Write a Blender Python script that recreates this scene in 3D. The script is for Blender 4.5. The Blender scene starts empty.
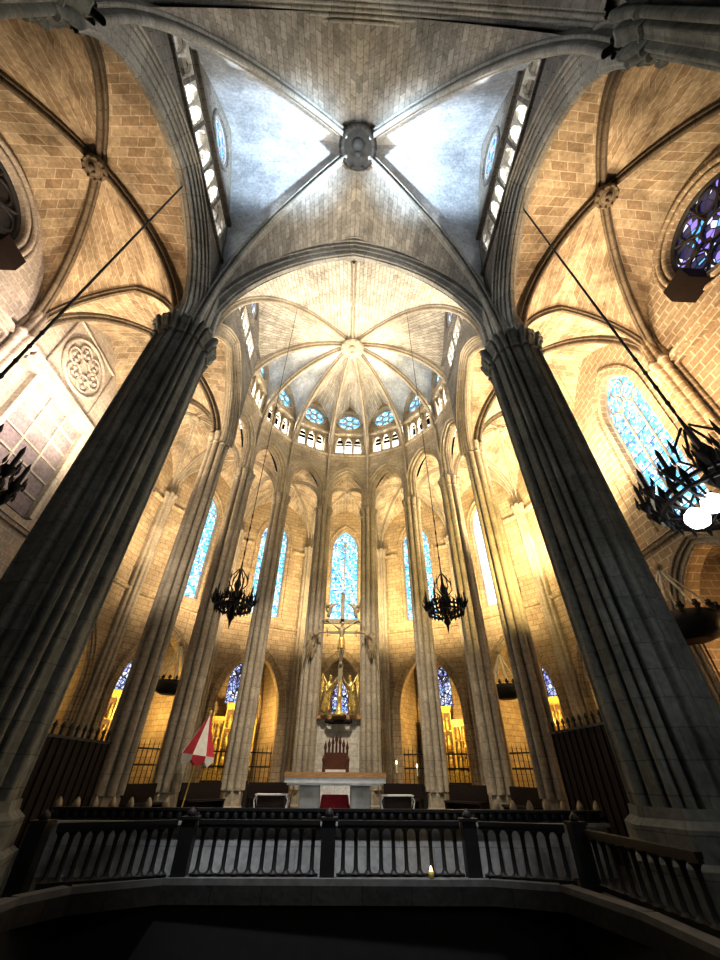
import bpy, bmesh, math, random
from mathutils import Vector, Matrix
R = math.radians; PI = math.pi
random.seed(7)
SC = bpy.context.scene; COL = SC.collection
# ------------------------------------------------------------------ camera, world, exposure, lights
SC.view_settings.view_transform = 'Standard'; SC.view_settings.look = 'None'
SC.view_settings.gamma = 1.0; SC.view_settings.use_curve_mapping = False
SC.view_settings.exposure = 0.8
SC.cycles.max_bounces = 4; SC.cycles.diffuse_bounces = 1; SC.cycles.glossy_bounces = 1
SC.cycles.sample_clamp_indirect = 3.0; SC.cycles.use_denoising = True
pitch, yaw, roll = R(37.93), R(2.11), R(.57)
fw = Vector((math.sin(yaw)*math.cos(pitch), math.cos(yaw)*math.cos(pitch), math.sin(pitch)))
rt = Vector((math.cos(yaw), -math.sin(yaw), 0)); up = rt.cross(fw)
r2 = rt*math.cos(roll)+up*math.sin(roll); u2 = -rt*math.sin(roll)+up*math.cos(roll)
cam = bpy.data.objects.new('camera', bpy.data.cameras.new('camera')); COL.objects.link(cam)
cam.data.lens = 36*377.7/960; cam.data.sensor_width = 36; cam.data.clip_end = 200; cam.data.clip_start = .05
cam.matrix_world = Matrix(((r2.x, u2.x, -fw.x, .12), (r2.y, u2.y, -fw.y, 0), (r2.z, u2.z, -fw.z, 1.65), (0, 0, 0, 1)))
SC.camera = cam
W = bpy.data.worlds.new('world'); SC.world = W; W.use_nodes = True
W.node_tree.nodes['Background'].inputs[0].default_value = (.5, .6, .8, 1)
W.node_tree.nodes['Background'].inputs[1].default_value = .006

def lamp(kind, loc, e, col, target=None, size=.3, ang=90, blend=.8):
    d = bpy.data.lights.new('flood_or_fill', kind); d.energy = e; d.color = col
    if kind == 'AREA': d.size = size
    else: d.shadow_soft_size = size
    if kind == 'SPOT': d.spot_size = R(ang); d.spot_blend = blend
    o = bpy.data.objects.new('flood_or_fill', d); COL.objects.link(o); o.location = loc
    if target is not None:
        o.rotation_euler = (Vector(target)-Vector(loc)).to_track_quat('-Z', 'Y').to_euler()
    return o
ORANGE = (1, .58, .24); AMBER = (1, .70, .36); CREAM = (1, .82, .58); WARMW = (1, .90, .74); COOL = (.62, .80, 1.0); GOLD = (1, .66, .22)
Y0, Y1, YC, RA = -.1, 8.67, 15.0, 6.85
SEG = 2*PI/14
def ring(k, r, z=0): a = k*SEG; return Vector((r*math.sin(a), YC+r*math.cos(a), z))
# aisle floodlights (bay beside the camera, bay beside the big piers), all aimed upwards from ledge height
for s in (-1, 1):
    lamp('SPOT', (s*9.6, 7.8, 11.5), 1100 if s < 0 else 2000, (1, .66, .38) if s < 0 else (1, .70, .43), (s*9.0, 7.6, 20), .3, 84, 1)
    lamp('SPOT', (s*8.3, 9.2, 12.0), 1500 if s < 0 else 1700, (1, .80, .66) if s < 0 else (1, .66, .36), (s*12.8, 8.8, 13.0), .3, 110, .9)
    lamp('SPOT', (s*9.4, 11.9, 10.5), 3300 if s < 0 else 4600, (1, .80, .56) if s < 0 else (1, .77, .50), (s*9.9, 12.2, 20), .3, 135, .9)
    lamp('SPOT', (s*9.6, 17.0, 9.5), 1900 if s < 0 else 6500, (1, .78, .5) if s < 0 else (1, .79, .46), (s*10.2, 17.2, 20), .3, 150, .9)
    # spots added behind the big piers, unseen, to rake the slim piers beyond
    lamp('SPOT', (s*6.7, 10.1, 6.5), 520 if s < 0 else 3600, (1, .88, .72) if s < 0 else (1, .74, .28), (s*6.8, 15, 11), .15, 105, 1)
# ambulatory floods
for k in (-2, -1, 0, 1, 2):
    p = ring(k, 8.4, 8.6)
    lamp('SPOT', p, 1150 if k < 0 else 1600, (1, .78, .50) if k < 0 else (1, .78, .42), ring(k, 12.4, 14), .3, 150, .9)
# uplights on the apse capitals
for k in (-2.5, -1.5, -.5, .5, 1.5, 2.5):
    lamp('SPOT', ring(k, 6.0, 16.6), 650, (1, .92, .80), (0, 14.2, 26), .25, 100)
for s in (-1, 1):
    lamp('SPOT', (s*5.3, 9.9, 17.2), 850, (1, .90, .76), (s*.8, 12.8, 26), .25, 110)
    # cool spots added below the oculi, standing in for daylight on the opposite web
    lamp('SPOT', (s*5.7, 4.6, 20.3), 15000, COOL, (-s*4.2, 4.7, 25.3), .5, 33, 1)
    lamp('SPOT', (s*4.9, 7.2, 17.0), 260, WARMW, (0, 5.6, 26), .3, 64)
# unseen light added behind the viewer for nave lights greying the lower piers
lamp('POINT', (4, -6, 9), 170, (1, .95, .86), None, .6)
# unseen spots added in mid-air to wash the presbytery, its piers and step wall
lamp('SPOT', (0, 11.5, 17), 6000, WARMW, (0, 20, 2.5), .5, 55)
lamp('SPOT', (0, 5.5, 19), 7500, (.92, .95, 1), (0, 11.4, .5), .4, 26)

# ------------------------------------------------------------------ materials
def mat(name):
    m = bpy.data.materials.new(name); m.use_nodes = True
    nt = m.node_tree; b = nt.nodes['Principled BSDF']
    return m, nt, b
def N(nt, typ, **kw):
    n = nt.nodes.new(typ)
    for k, v in kw.items(): setattr(n, k, v)
    return n
def ramp(nt, stops, interp='LINEAR'):
    r = nt.nodes.new('ShaderNodeValToRGB'); r.color_ramp.interpolation = interp
    e = r.color_ramp.elements
    while len(e) < len(stops): e.new(.5)
    for i, (p, c) in enumerate(stops): e[i].position = p; e[i].color = (*c, 1)
    return r
def stone(name, c1, c2, mortar, bw=.55, bh=.28, ms=.014, patch=(.55, 1.2), rough=.9, bump=.35, stain=0.0):
    m, nt, b = mat(name); L = nt.links.new
    uv = N(nt, 'ShaderNodeUVMap'); br = N(nt, 'ShaderNodeTexBrick')
    ns = N(nt, 'ShaderNodeTexNoise'); ns.inputs['Scale'].default_value = 1.7; ns.inputs['Detail'].default_value = 2
    wv = N(nt, 'ShaderNodeMix', data_type='VECTOR'); wv.inputs['Factor'].default_value = .035
    L(uv.outputs[0], ns.inputs['Vector']); L(uv.outputs[0], wv.inputs[4]); L(ns.outputs['Color'], wv.inputs[5])
    L(wv.outputs[1], br.inputs['Vector'])
    br.inputs['Scale'].default_value = 1; br.inputs['Brick Width'].default_value = bw; br.inputs['Row Height'].default_value = bh
    br.inputs['Mortar Size'].default_value = ms; br.inputs['Mortar Smooth'].default_value = .15; br.inputs['Bias'].default_value = 0
    br.inputs['Color1'].default_value = (*c1, 1); br.inputs['Color2'].default_value = (*c2, 1); br.inputs['Mortar'].default_value = (*mortar, 1)
    tc = N(nt, 'ShaderNodeTexCoord')
    n2 = N(nt, 'ShaderNodeTexNoise'); n2.inputs['Scale'].default_value = .7; n2.inputs['Detail'].default_value = 6; n2.inputs['Roughness'].default_value = .65
    L(tc.outputs['Object'], n2.inputs['Vector'])
    rp = ramp(nt, [(.3, (patch[0],)*3), (.68, (patch[1],)*3)]); L(n2.outputs['Fac'], rp.inputs[0])
    mx = N(nt, 'ShaderNodeMix', data_type='RGBA', blend_type='MULTIPLY'); mx.inputs['Factor'].default_value = 1
    L(br.outputs['Color'], mx.inputs[6]); L(rp.outputs[0], mx.inputs[7])
    out = mx.outputs[2]
    n3 = N(nt, 'ShaderNodeTexNoise'); n3.inputs['Scale'].default_value = 9; n3.inputs['Detail'].default_value = 4
    L(tc.outputs['Object'], n3.inputs['Vector'])
    rp3 = ramp(nt, [(.3, (.75,)*3), (.7, (1.15,)*3)]); L(n3.outputs['Fac'], rp3.inputs[0])
    m3 = N(nt, 'ShaderNodeMix', data_type='RGBA', blend_type='MULTIPLY'); m3.inputs['Factor'].default_value = 1
    L(out, m3.inputs[6]); L(rp3.outputs[0], m3.inputs[7]); out = m3.outputs[2]
    L(out, b.inputs['Base Color']); b.inputs['Roughness'].default_value = rough
    b.inputs['Specular IOR Level'].default_value = .2
    ad = N(nt, 'ShaderNodeMath', operation='MULTIPLY_ADD'); ad.inputs[1].default_value = -1.0
    L(br.outputs['Fac'], ad.inputs[0]); L(n3.outputs['Fac'], ad.inputs[2])
    bp = N(nt, 'ShaderNodeBump'); bp.inputs['Strength'].default_value = bump; bp.inputs['Distance'].default_value = .03
    L(ad.outputs[0], bp.inputs['Height']); L(bp.outputs[0], b.inputs['Normal'])
    return m
def plain(name, c, rough=.6, metal=0.0, var=.25, scale=6):
    m, nt, b = mat(name); L = nt.links.new
    tc = N(nt, 'ShaderNodeTexCoord'); n = N(nt, 'ShaderNodeTexNoise'); n.inputs['Scale'].default_value = scale; n.inputs['Detail'].default_value = 4
    L(tc.outputs['Object'], n.inputs['Vector'])
    rp = ramp(nt, [(.3, tuple(x*(1-var) for x in c)), (.7, tuple(min(1, x*(1+var)) for x in c))])
    L(n.outputs['Fac'], rp.inputs[0]); L(rp.outputs[0], b.inputs['Base Color'])
    b.inputs['Roughness'].default_value = rough; b.inputs['Metallic'].default_value = metal
    return m
def wood(name, c, scale=3):
    m, nt, b = mat(name); L = nt.links.new
    tc = N(nt, 'ShaderNodeTexCoord'); mp = N(nt, 'ShaderNodeMapping'); mp.inputs['Scale'].default_value = (scale, scale*9, scale*9)
    n = N(nt, 'ShaderNodeTexNoise'); n.inputs['Scale'].default_value = 1.5; n.inputs['Detail'].default_value = 5
    L(tc.outputs['Object'], mp.inputs[0]); L(mp.outputs[0], n.inputs['Vector'])
    rp = ramp(nt, [(.3, tuple(x*.55 for x in c)), (.7, c)]); L(n.outputs['Fac'], rp.inputs[0]); L(rp.outputs[0], b.inputs['Base Color'])
    b.inputs['Roughness'].default_value = .75; b.inputs['Specular IOR Level'].default_value = .15
    return m
def glass(name, stops, strength, scale=5.0, lead=.06):
    m, nt, b = mat(name); L = nt.links.new
    uv = N(nt, 'ShaderNodeUVMap')
    v = N(nt, 'ShaderNodeTexVoronoi'); v.inputs['Scale'].default_value = scale
    v2 = N(nt, 'ShaderNodeTexVoronoi', feature='DISTANCE_TO_EDGE'); v2.inputs['Scale'].default_value = scale
    L(uv.outputs[0], v.inputs['Vector']); L(uv.outputs[0], v2.inputs['Vector'])
    sp = N(nt, 'ShaderNodeSeparateColor'); L(v.outputs['Color'], sp.inputs[0])
    rp = ramp(nt, stops, 'CONSTANT'); L(sp.outputs[0], rp.inputs[0])
    le = N(nt, 'ShaderNodeMath', operation='GREATER_THAN'); le.inputs[1].default_value = lead; L(v2.outputs[0], le.inputs[0])
    mx = N(nt, 'ShaderNodeMix', data_type='RGBA', blend_type='MULTIPLY'); mx.inputs['Factor'].default_value = 1
    L(rp.outputs[0], mx.inputs[6]); L(le.outputs[0], mx.inputs[7])
    L(mx.outputs[2], b.inputs['Emission Color']); b.inputs['Emission Strength'].default_value = strength
    b.inputs['Base Color'].default_value = (.02, .03, .05, 1); b.inputs['Roughness'].default_value = .2
    return m
def glow(name, c, s):
    m, nt, b = mat(name); b.inputs['Emission Color'].default_value = (*c, 1); b.inputs['Emission Strength'].default_value = s
    b.inputs['Base Color'].default_value = (*c, 1); return m
M = {}
M['aisle_vault'] = stone('aisle vault stone', (.54, .42, .28), (.33, .23, .14), (.64, .54, .40), .62, .34, .016, (.38, 1.3))
M['aisle_wall'] = stone('aisle wall stone', (.46, .35, .23), (.34, .25, .16), (.66, .56, .42), .62, .33, .026, (.75, 1.1))
M['left_wall'] = stone('pale pink wall stone', (.56, .48, .40), (.46, .38, .31), (.66, .58, .50), .62, .33, .018, (.8, 1.1))
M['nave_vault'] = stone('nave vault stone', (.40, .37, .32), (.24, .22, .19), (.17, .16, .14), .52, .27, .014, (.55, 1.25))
M['side_web'] = stone('web stone with painted daylight', (.72, .74, .76), (.62, .64, .66), (.52, .55, .58), .55, .28, .01, (.5, 1.15))  # cool daylight on the side webs is put into this paler colour
M['apse_vault'] = stone('apse vault stone', (.66, .59, .48), (.44, .38, .30), (.22, .19, .15), .52, .27, .018, (.55, 1.25))
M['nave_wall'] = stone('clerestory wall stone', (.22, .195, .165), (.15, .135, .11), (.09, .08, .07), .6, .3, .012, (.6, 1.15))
M['apse_wall'] = stone('apse arcade stone', (.52, .43, .30), (.40, .32, .22), (.28, .22, .15), .6, .3, .012, (.6, 1.2))
M['amb_wall'] = stone('ambulatory wall stone', (.56, .42, .25), (.42, .30, .17), (.30, .21, .12), .55, .28, .018, (.65, 1.15))
M['pier'] = stone('grey pier stone', (.23, .24, .215), (.18, .19, .17), (.13, .13, .12), .8, .46, .010, (.5, 1.25), bump=.25)
M['apse_pier'] = stone('apse pier stone', (.48, .40, .29), (.40, .33, .235), (.31, .25, .18), .7, .52, .010, (.65, 1.15), bump=.25)
M['rib'] = stone('rib stone', (.20, .155, .105), (.145, .11, .075), (.08, .06, .04), 9, .7, .012, (.65, 1.15), bump=.25)
M['big_arch'] = stone('transverse arch stone', (.40, .38, .33), (.29, .275, .24), (.17, .16, .14), 9, .7, .012, (.65, 1.15), bump=.25)
M['floor'] = stone('paving darkened for shade', (.035, .033, .03), (.025, .024, .022), (.012, .012, .012), .9, .9, .01, (.6, 1.1), rough=.6)  # low light on the floor is put into this near-black colour
M['pale_ashlar'] = stone('pale ashlar', (.72, .66, .54), (.62, .56, .46), (.44, .39, .31), .9, .45, .01, (.75, 1.1))
M['mauve'] = stone('mauve grey stone', (.36, .30, .31), (.30, .25, .26), (.40, .34, .33), 1.0, .8, .012, (.7, 1.15))
M['marble'] = stone('grey marble', (.66, .66, .64), (.58, .58, .57), (.40, .40, .40), 1.4, .45, .008, (.7, 1.1), rough=.4)
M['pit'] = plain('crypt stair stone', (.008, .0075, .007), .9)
M['curb'] = plain('grey curb stone', (.12, .12, .115), .7)
M['dark_boss'] = plain('blackish carved stone', (.018, .015, .011), .8, 0, .5, 4)  # near-black carved stone of the nave boss
M['iron'] = plain('black wrought iron', (.010, .010, .011), .55, .3)
M['statue'] = plain('carved brown stone', (.30, .22, .12), .7, 0, .5, 7)
M['gold'] = plain('gilded wood', (.70, .45, .13), .42, .6, .6, 9)
M['gold_shade'] = plain('dark gilded ground', (.16, .085, .03), .6, .2, .5, 7)
M['gold_paint'] = plain('painted gold cornice', (.9, .62, .12), .5, .1)
M['bronze'] = plain('dark bronze', (.34, .27, .16), .45, .35)
M['wood'] = wood('brown oak', (.58, .31, .13))
M['darkwood'] = wood('dark oak', (.016, .009, .007))
M['throne_wood'] = wood('polished brown oak', (.10, .035, .02))
M['red'] = plain('crimson cloth', (.42, .015, .03), .8)
M['white'] = plain('white cloth', (.75, .70, .62), .85, 0, .1)
M['altarstone'] = plain('rough alabaster', (.30, .30, .28), .7, 0, .35, 3)
M['slab'] = plain('pale altar slab edge', (.70, .70, .68), .5, 0, .12)
M['candle'] = plain('ivory wax', (.75, .66, .48), .5, 0, .1)
M['flame'] = glow('candle flame', (1, .6, .15), 14)
M['bulb'] = glow('white bulb', (.95, .98, 1), 7)
M['cord'] = plain('pale cord', (.85, .78, .64), .7)
M['lead'] = plain('window tracery stone', (.30, .28, .26), .8)
M['darklead'] = plain('dark tracery', (.03, .028, .028), .8)
SKY = [(0, (.16, .58, .95)), (.25, (.62, .90, 1)), (.5, (.06, .45, .95)), (.68, (.85, .97, 1)), (.82, (.10, .60, .90)), (.94, (.02, .16, .6))]
M['glass'] = glass('pale blue stained glass', SKY, 1.35, 8.0, .03)
M['glass_hot'] = glass('sunlit stained glass', [(0, (.75, .93, 1)), (.4, (1, 1, 1)), (.75, (.35, .8, 1))], 2.6, 7.0, .02)
M['glass_deep'] = glass('deep blue stained glass', [(0, (.06, .25, .95)), (.3, (.2, .55, 1)), (.6, (.7, .9, 1)), (.85, (.03, .2, .85))], 2.2, 4.0, .03)
M['glass_rose'] = glass('rose stained glass', [(0, (.01, .01, .05)), (.35, (.25, .18, .75)), (.55, (.7, .7, 1)), (.68, (.02, .02, .06)), (.85, (.1, .45, 1))], 1.0, 3.2)
M['glass_chapel'] = glass('chapel stained glass', [(0, (.35, .4, .9)), (.35, (.8, .85, 1)), (.6, (.1, .12, .4)), (.8, (.3, .5, 1))], .9, 5.0, .1)
M['blue_enamel'] = plain('blue painted panel', (.1, .18, .45), .5)

# ------------------------------------------------------------------ mesh helpers
class MB:
    def __init__(s): s.v = []; s.f = []; s.uv = []; s.sm = []
    def poly(s, pts, uvs=None, smooth=False):
        i = len(s.v); s.v += [tuple(p) for p in pts]; s.f.append(tuple(range(i, i+len(pts))))
        s.uv.append(uvs or [(0, 0)]*len(pts)); s.sm.append(smooth)
    def grid(s, P, UV, smooth=True, wrap=False):
        n, m = len(P), len(P[0]); i0 = len(s.v)
        for row in P: s.v += [tuple(p) for p in row]
        for i in range(n-1):
            for j in range(m if wrap else m-1):
                j2 = (j+1) % m
                s.f.append((i0+i*m+j, i0+i*m+j2, i0+(i+1)*m+j2, i0+(i+1)*m+j))
                ju = j+1
                s.uv.append([UV[i][j], UV[i][ju], UV[i+1][ju], UV[i+1][j]]); s.sm.append(smooth)
    def box(s, lo, hi, mtx=None):
        x0, y0, z0 = lo; x1, y1, z1 = hi
        F = [([(x0, y0, z0), (x1, y0, z0), (x1, y0, z1), (x0, y0, z1)], 0, 2), ([(x1, y1, z0), (x0, y1, z0), (x0, y1, z1), (x1, y1, z1)], 0, 2),
             ([(x0, y1, z0), (x0, y0, z0), (x0, y0, z1), (x0, y1, z1)], 1, 2), ([(x1, y0, z0), (x1, y1, z0), (x1, y1, z1), (x1, y0, z1)], 1, 2),
             ([(x0, y0, z1), (x1, y0, z1), (x1, y1, z1), (x0, y1, z1)], 0, 1), ([(x0, y1, z0), (x1, y1, z0), (x1, y0, z0), (x0, y0, z0)], 0, 1)]
        i = len(s.v); idx = {}
        for pts, a, b in F:
            f = []
            for p in pts:
                if p not in idx: idx[p] = len(s.v); s.v.append(tuple(mtx @ Vector(p)) if mtx else p)
                f.append(idx[p])
            s.f.append(tuple(f)); s.uv.append([(p[a], p[b]) for p in pts]); s.sm.append(False)
    def tube(s, path, r, n=8, cap=True):
        path = [Vector(p) for p in path]; rs = r if isinstance(r, (list, tuple)) else [r]*len(path)
        P = []; UV = []; ref = None; L = 0
        for i, p in enumerate(path):
            t = (path[min(i+1, len(path)-1)]-path[max(i-1, 0)]).normalized()
            if ref is None: ref = Vector((0, 0, 1)) if abs(t.z) < .9 else Vector((1, 0, 0))
            a = (ref-t*ref.dot(t)).normalized(); b = t.cross(a); ref = a
            if i: L += (p-path[i-1]).length
            P.append([p+(a*math.cos(2*PI*k/n)+b*math.sin(2*PI*k/n))*rs[i] for k in range(n)])
            UV.append([(k/n*2*PI*rs[i], L) for k in range(n+1)])
        s.grid(P, UV, True, True)
        if cap:
            s.poly(P[0][::-1]); s.poly(P[-1])
    def lathe(s, prof, c=(0, 0, 0), n=16, cap=True):
        P = []; UV = []; L = 0
        for i, (r, z) in enumerate(prof):
            if i: L += math.hypot(r-prof[i-1][0], z-prof[i-1][1])
            P.append([Vector((c[0]+r*math.cos(2*PI*k/n), c[1]+r*math.sin(2*PI*k/n), c[2]+z)) for k in range(n)])
            UV.append([(k/n*6.28*max(r, .05), L) for k in range(n+1)])
        s.grid(P, UV, True, True)
        if cap: s.poly(P[0][::-1]); s.poly(P[-1])
    def sweep(s, path, lat, prof, upsign=None, closed=False):
        """prof: (lateral, outward) points swept on a planar curve; outward = away from the hollow of the arch"""
        path = [Vector(p) for p in path]; lat = Vector(lat).normalized(); n = len(path)
        P = []; UV = []; L = 0
        per = [0]
        for i in range(1, len(prof)): per.append(per[-1]+math.hypot(prof[i][0]-prof[i-1][0], prof[i][1]-prof[i-1][1]))
        mid = n//2
        def tan(i):
            if closed: return (path[(i+1) % n]-path[(i-1) % n]).normalized()
            return (path[min(i+1, n-1)]-path[max(i-1, 0)]).normalized()
        sg = 1
        if upsign is None:
            chord = (path[0]+path[-1])/2
            nn = lat.cross(tan(mid)); 
            if nn.dot(path[mid]-chord) < 0: sg = -1
        else:
            if lat.cross(tan(n-1)).dot(upsign) < 0: sg = -1
        for i, p in enumerate(path):
            nn = lat.cross(tan(i))*sg
            if i: L += (p-path[i-1]).length
            P.append([p+lat*w+nn*h for w, h in prof]); UV.append([(per[k], L) for k in range(len(prof))])
        if closed:
            L += (path[0]-path[-1]).length
            P.append(list(P[0])); UV.append([(per[k], L) for k in range(len(prof))])
        s.grid(P, UV, False)
        for f in range(1): pass
    def panel(s, outline, holes, T, thick, back=True):
        """flat wall from 2-D loops; T(u,z,d) maps to 3-D, d = 0 front, d = thick back"""
        bm = bmesh.new(); es = []
        for lp in [outline]+holes:
            vs = [bm.verts.new((p[0], p[1], 0)) for p in lp]
            for i in range(len(vs)): es.append(bm.edges.new((vs[i], vs[(i+1) % len(vs)])))
        bmesh.ops.triangle_fill(bm, use_beauty=True, use_dissolve=False, edges=es)
        tris = [[(v.co.x, v.co.y) for v in f.verts] for f in bm.faces]; bm.free()
        for d in ((0, thick) if back else (0,)):
            idx = {}
            for t in tris:
                f = []
                for p in t:
                    if p not in idx: idx[p] = len(s.v); s.v.append(tuple(T(p[0], p[1], d)))
                    f.append(idx[p])
                s.f.append(tuple(f)); s.uv.append([tuple(p) for p in t]); s.sm.append(False)
        if thick:
            for lp in [outline]+holes:
                q = lp+[lp[0]]; L = 0; P = [[], []]; UV = [[], []]
                for i, p in enumerate(q):
                    if i: L += math.hypot(p[0]-q[i-1][0], p[1]-q[i-1][1])
                    P[0].append(T(p[0], p[1], 0)); P[1].append(T(p[0], p[1], thick)); UV[0].append((0, L)); UV[1].append((thick, L))
                s.grid(P, UV, False)
def obj(name, mb, m, parent=None, kind=None, label=None):
    me = bpy.data.meshes.new(name); me.from_pydata(mb.v, [], mb.f)
    ul = me.uv_layers.new(name='UVMap'); flat = [c for u in mb.uv for p in u for c in p]
    ul.data.foreach_set('uv', flat); me.polygons.foreach_set('use_smooth', mb.sm)
    me.materials.append(M[m] if isinstance(m, str) else m); me.update()
    o = bpy.data.objects.new(name, me); COL.objects.link(o)
    if parent: o.parent = parent
    if kind: o['kind'] = kind
    if label: o['label'] = label
    return o
def thing(name, label, cat, loc=(0, 0, 0), rz=0, group=None):
    o = bpy.data.objects.new(name, None); COL.objects.link(o); o.location = loc; o.rotation_euler = (0, 0, rz)
    o.empty_display_size = .2
    o['label'] = label; o['category'] = cat
    if group: o['group'] = group
    return o
def dup(root, loc, rz, label, group=None):
    r = root.copy(); COL.objects.link(r); r.location = loc; r.rotation_euler = (0, 0, rz); r['label'] = label
    if group: r['group'] = group
    for ch in list(root.children):
        c = ch.copy(); COL.objects.link(c); c.parent = r
        for g in ch.children:
            d = g.copy(); COL.objects.link(d); d.parent = c
    return r
def struct(name, mb, m, label=None, cat=None):
    o = obj(name, mb, m, None, 'structure')
    if label: o['label'] = label; o['category'] = cat
    return o
def sempty(name, label, cat, loc=(0, 0, 0)):
    o = thing(name, label, cat, loc); o['kind'] = 'structure'; return o

def halfarc(a, h, n=24, stilt=0):
    pts = []; hh = h-stilt
    if hh >= a:
        Rr = (a*a+hh*hh)/(2*a); pm = math.atan2(hh, Rr-a)
        pts = [(Rr*(1-math.cos(pm*i/64)), stilt+Rr*math.sin(pm*i/64)) for i in range(65)]
    else:
        pts = [(a*(1-math.cos(PI/2*i/64)), stilt+hh*math.sin(PI/2*i/64)) for i in range(65)]
    if stilt > 0: pts = [(0, 0)]+pts
    L = [0]
    for i in range(1, len(pts)): L.append(L[-1]+math.dist(pts[i], pts[i-1]))
    out = []; j = 0
    for i in range(n+1):
        d = L[-1]*i/n
        while j < len(L)-2 and L[j+1] < d: j += 1
        t = (d-L[j])/max(1e-9, L[j+1]-L[j]); out.append((pts[j][0]+(pts[j+1][0]-pts[j][0])*t, pts[j][1]+(pts[j+1][1]-pts[j][1])*t))
    return out
def arc3(P0, P1, n=24, stilt=0):
    P0 = Vector(P0); P1 = Vector(P1); d = Vector((P1.x-P0.x, P1.y-P0.y, 0)); a = d.length; d.normalize()
    return [Vector((P0.x, P0.y, P0.z))+d*x+Vector((0, 0, z)) for x, z in halfarc(a, P1.z-P0.z, n, stilt)]
def fullarch(P0, P1, zap, n=20, stilt=0):
    P0 = Vector(P0); P1 = Vector(P1); m = (P0+P1)/2; m.z = zap
    A = arc3(P0, m, n, stilt); B = arc3(P1, m, n, stilt); return A+B[::-1][1:]
def arch2(c, hw, zs, za, n=14, stilt=0):
    A = halfarc(hw, za-zs, n, stilt)
    return [(c-hw+x, zs+z) for x, z in A]+[(c+hw-x, zs+z) for x, z in A[::-1][1:]]
def opening(c, hw, z0, zs, za, n=14): return [(c-hw, z0)]+arch2(c, hw, zs, za, n)+[(c+hw, z0)]
def circle2(c, z, r, n=40): return [(c+r*math.cos(2*PI*i/n), z+r*math.sin(2*PI*i/n)) for i in range(n)]
def web(mb, A, D, m=6):
    P = []; UV = []; L = 0
    for i in range(len(A)):
        if i: L += ((A[i]-A[i-1]).length+(D[i]-D[i-1]).length)/2
        w = (A[i]-D[i]).length
        P.append([D[i]+(A[i]-D[i])*(j/m) for j in range(m+1)]); UV.append([(w*j/m, L) for j in range(m+1)])
    mb.grid(P, UV, True)
def roll(c, r, a0, a1, n=5): return [(c[0]+r*math.cos(R(a0+(a1-a0)*i/n)), c[1]+r*math.sin(R(a0+(a1-a0)*i/n))) for i in range(n+1)]
def rib_prof(w, d):
    h = w/2
    half = [(-h, .06), (-h*.98, -.12*d)]+roll((-h*.74, -.3*d), h*.27, 160, 340, 5)+[(-h*.40, -.02*d)]
    mid = roll((0, -.68*d), h*.46, 165, 375, 8)
    return half+mid+[(-x, y) for x, y in half[::-1]]
def arch_prof(w, d, steps=3):
    """stepped, roll-moulded arch section: half-width w, depth d (soffit at 0, outer edge at +d), deep hollows between rolls"""
    half = [(-w, d)]
    for i in range(steps):
        t0, t1 = i/steps, (i+1)/steps
        x0, x1 = -w+w*.9*t0, -w+w*.9*t1; y0, y1 = d*(1-t0**1.5), d*(1-t1**1.5)
        rr = min(w*.9, d)/steps*.40; c = (x0+(x1-x0)*.42, y0+(y1-y0)*.62)
        half += [(x0+rr*.25, c[1]+rr*1.2)]+roll(c, rr, 140, 330, 6)+[(x1-rr*.1, y1+rr*1.1)]
    half += [(-w*.1, 0)]
    return half+[(-x, y) for x, y in half[::-1]]

# ------------------------------------------------------------------ floor, presbytery, crypt stair
mb = MB(); PIT = [(-3.1, 10.3), (3.05, 10.2), (4.2, 9.8), (4.6, 8.1), (4.6, 2.6), (-4.8, 2.6), (-4.8, 8.9), (-4.4, 9.6)]
mb.panel([(-19, -6), (19, -6), (19, 34), (-19, 34)], [PIT], lambda u, z, d: Vector((u, z, -d)), .25)
struct('floor', mb, 'floor')
mb = MB()
for i in range(14):
    y = 2.6+i*.42; z = -(i+1)*.17
    mb.box((-4.8, y, z-2.5), (4.6, y+.42, z))
mb.box((-4.9, 8.48, -5), (4.7, 10.6, -2.7)); mb.box((-5, 10.35, -5), (5, 10.6, -.26)); mb.box((-5, 2.6, -5), (-4.8, 10.4, -.26)); mb.box((4.6, 2.6, -5), (4.8, 10.4, -.26))
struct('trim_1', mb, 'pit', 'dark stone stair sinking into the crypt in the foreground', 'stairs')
mb = MB()
for i in range(len(PIT)):
    a, b = Vector((*PIT[i], 0)), Vector((*PIT[(i+1) % len(PIT)], 0))
    if i == 4: continue
    d = (b-a).normalized(); n = Vector((d.y, -d.x, 0)); c = Vector((0, 6, 0))
    if n.dot((a+b)/2-c) < 0: n = -n
    P = [a, b, b+n*.25, a+n*.25]
    mb.poly([p+Vector((0, 0, .09)) for p in P]); 
    for j in range(4): mb.poly([P[j], P[(j+1) % 4], P[(j+1) % 4]+Vector((0, 0, .09)), P[j]+Vector((0, 0, .09))])
struct('trim_2', mb, 'curb', 'pale stone curb round the crypt stair', 'curb')
# presbytery platform
mb = MB()
plat = [(-6.0, 11.0), (6.0, 11.0)]+[(ring(k, 6.1).x, ring(k, 6.1).y) for k in (3.5, 2.5, 1.5, .5, -.5, -1.5, -2.5, -3.5)]
mb.panel(plat, [], lambda u, z, d: Vector((u, z, .5-d)), .5)
struct('floor_presbytery', mb, 'marble')
mb = MB(); mb.box((-6.0, 10.95, 0), (6.0, 11.15, .78)); mb.box((-6.05, 10.88, .78), (6.05, 11.2, .84))
struct('wall_presbytery', mb, 'marble')

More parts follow.
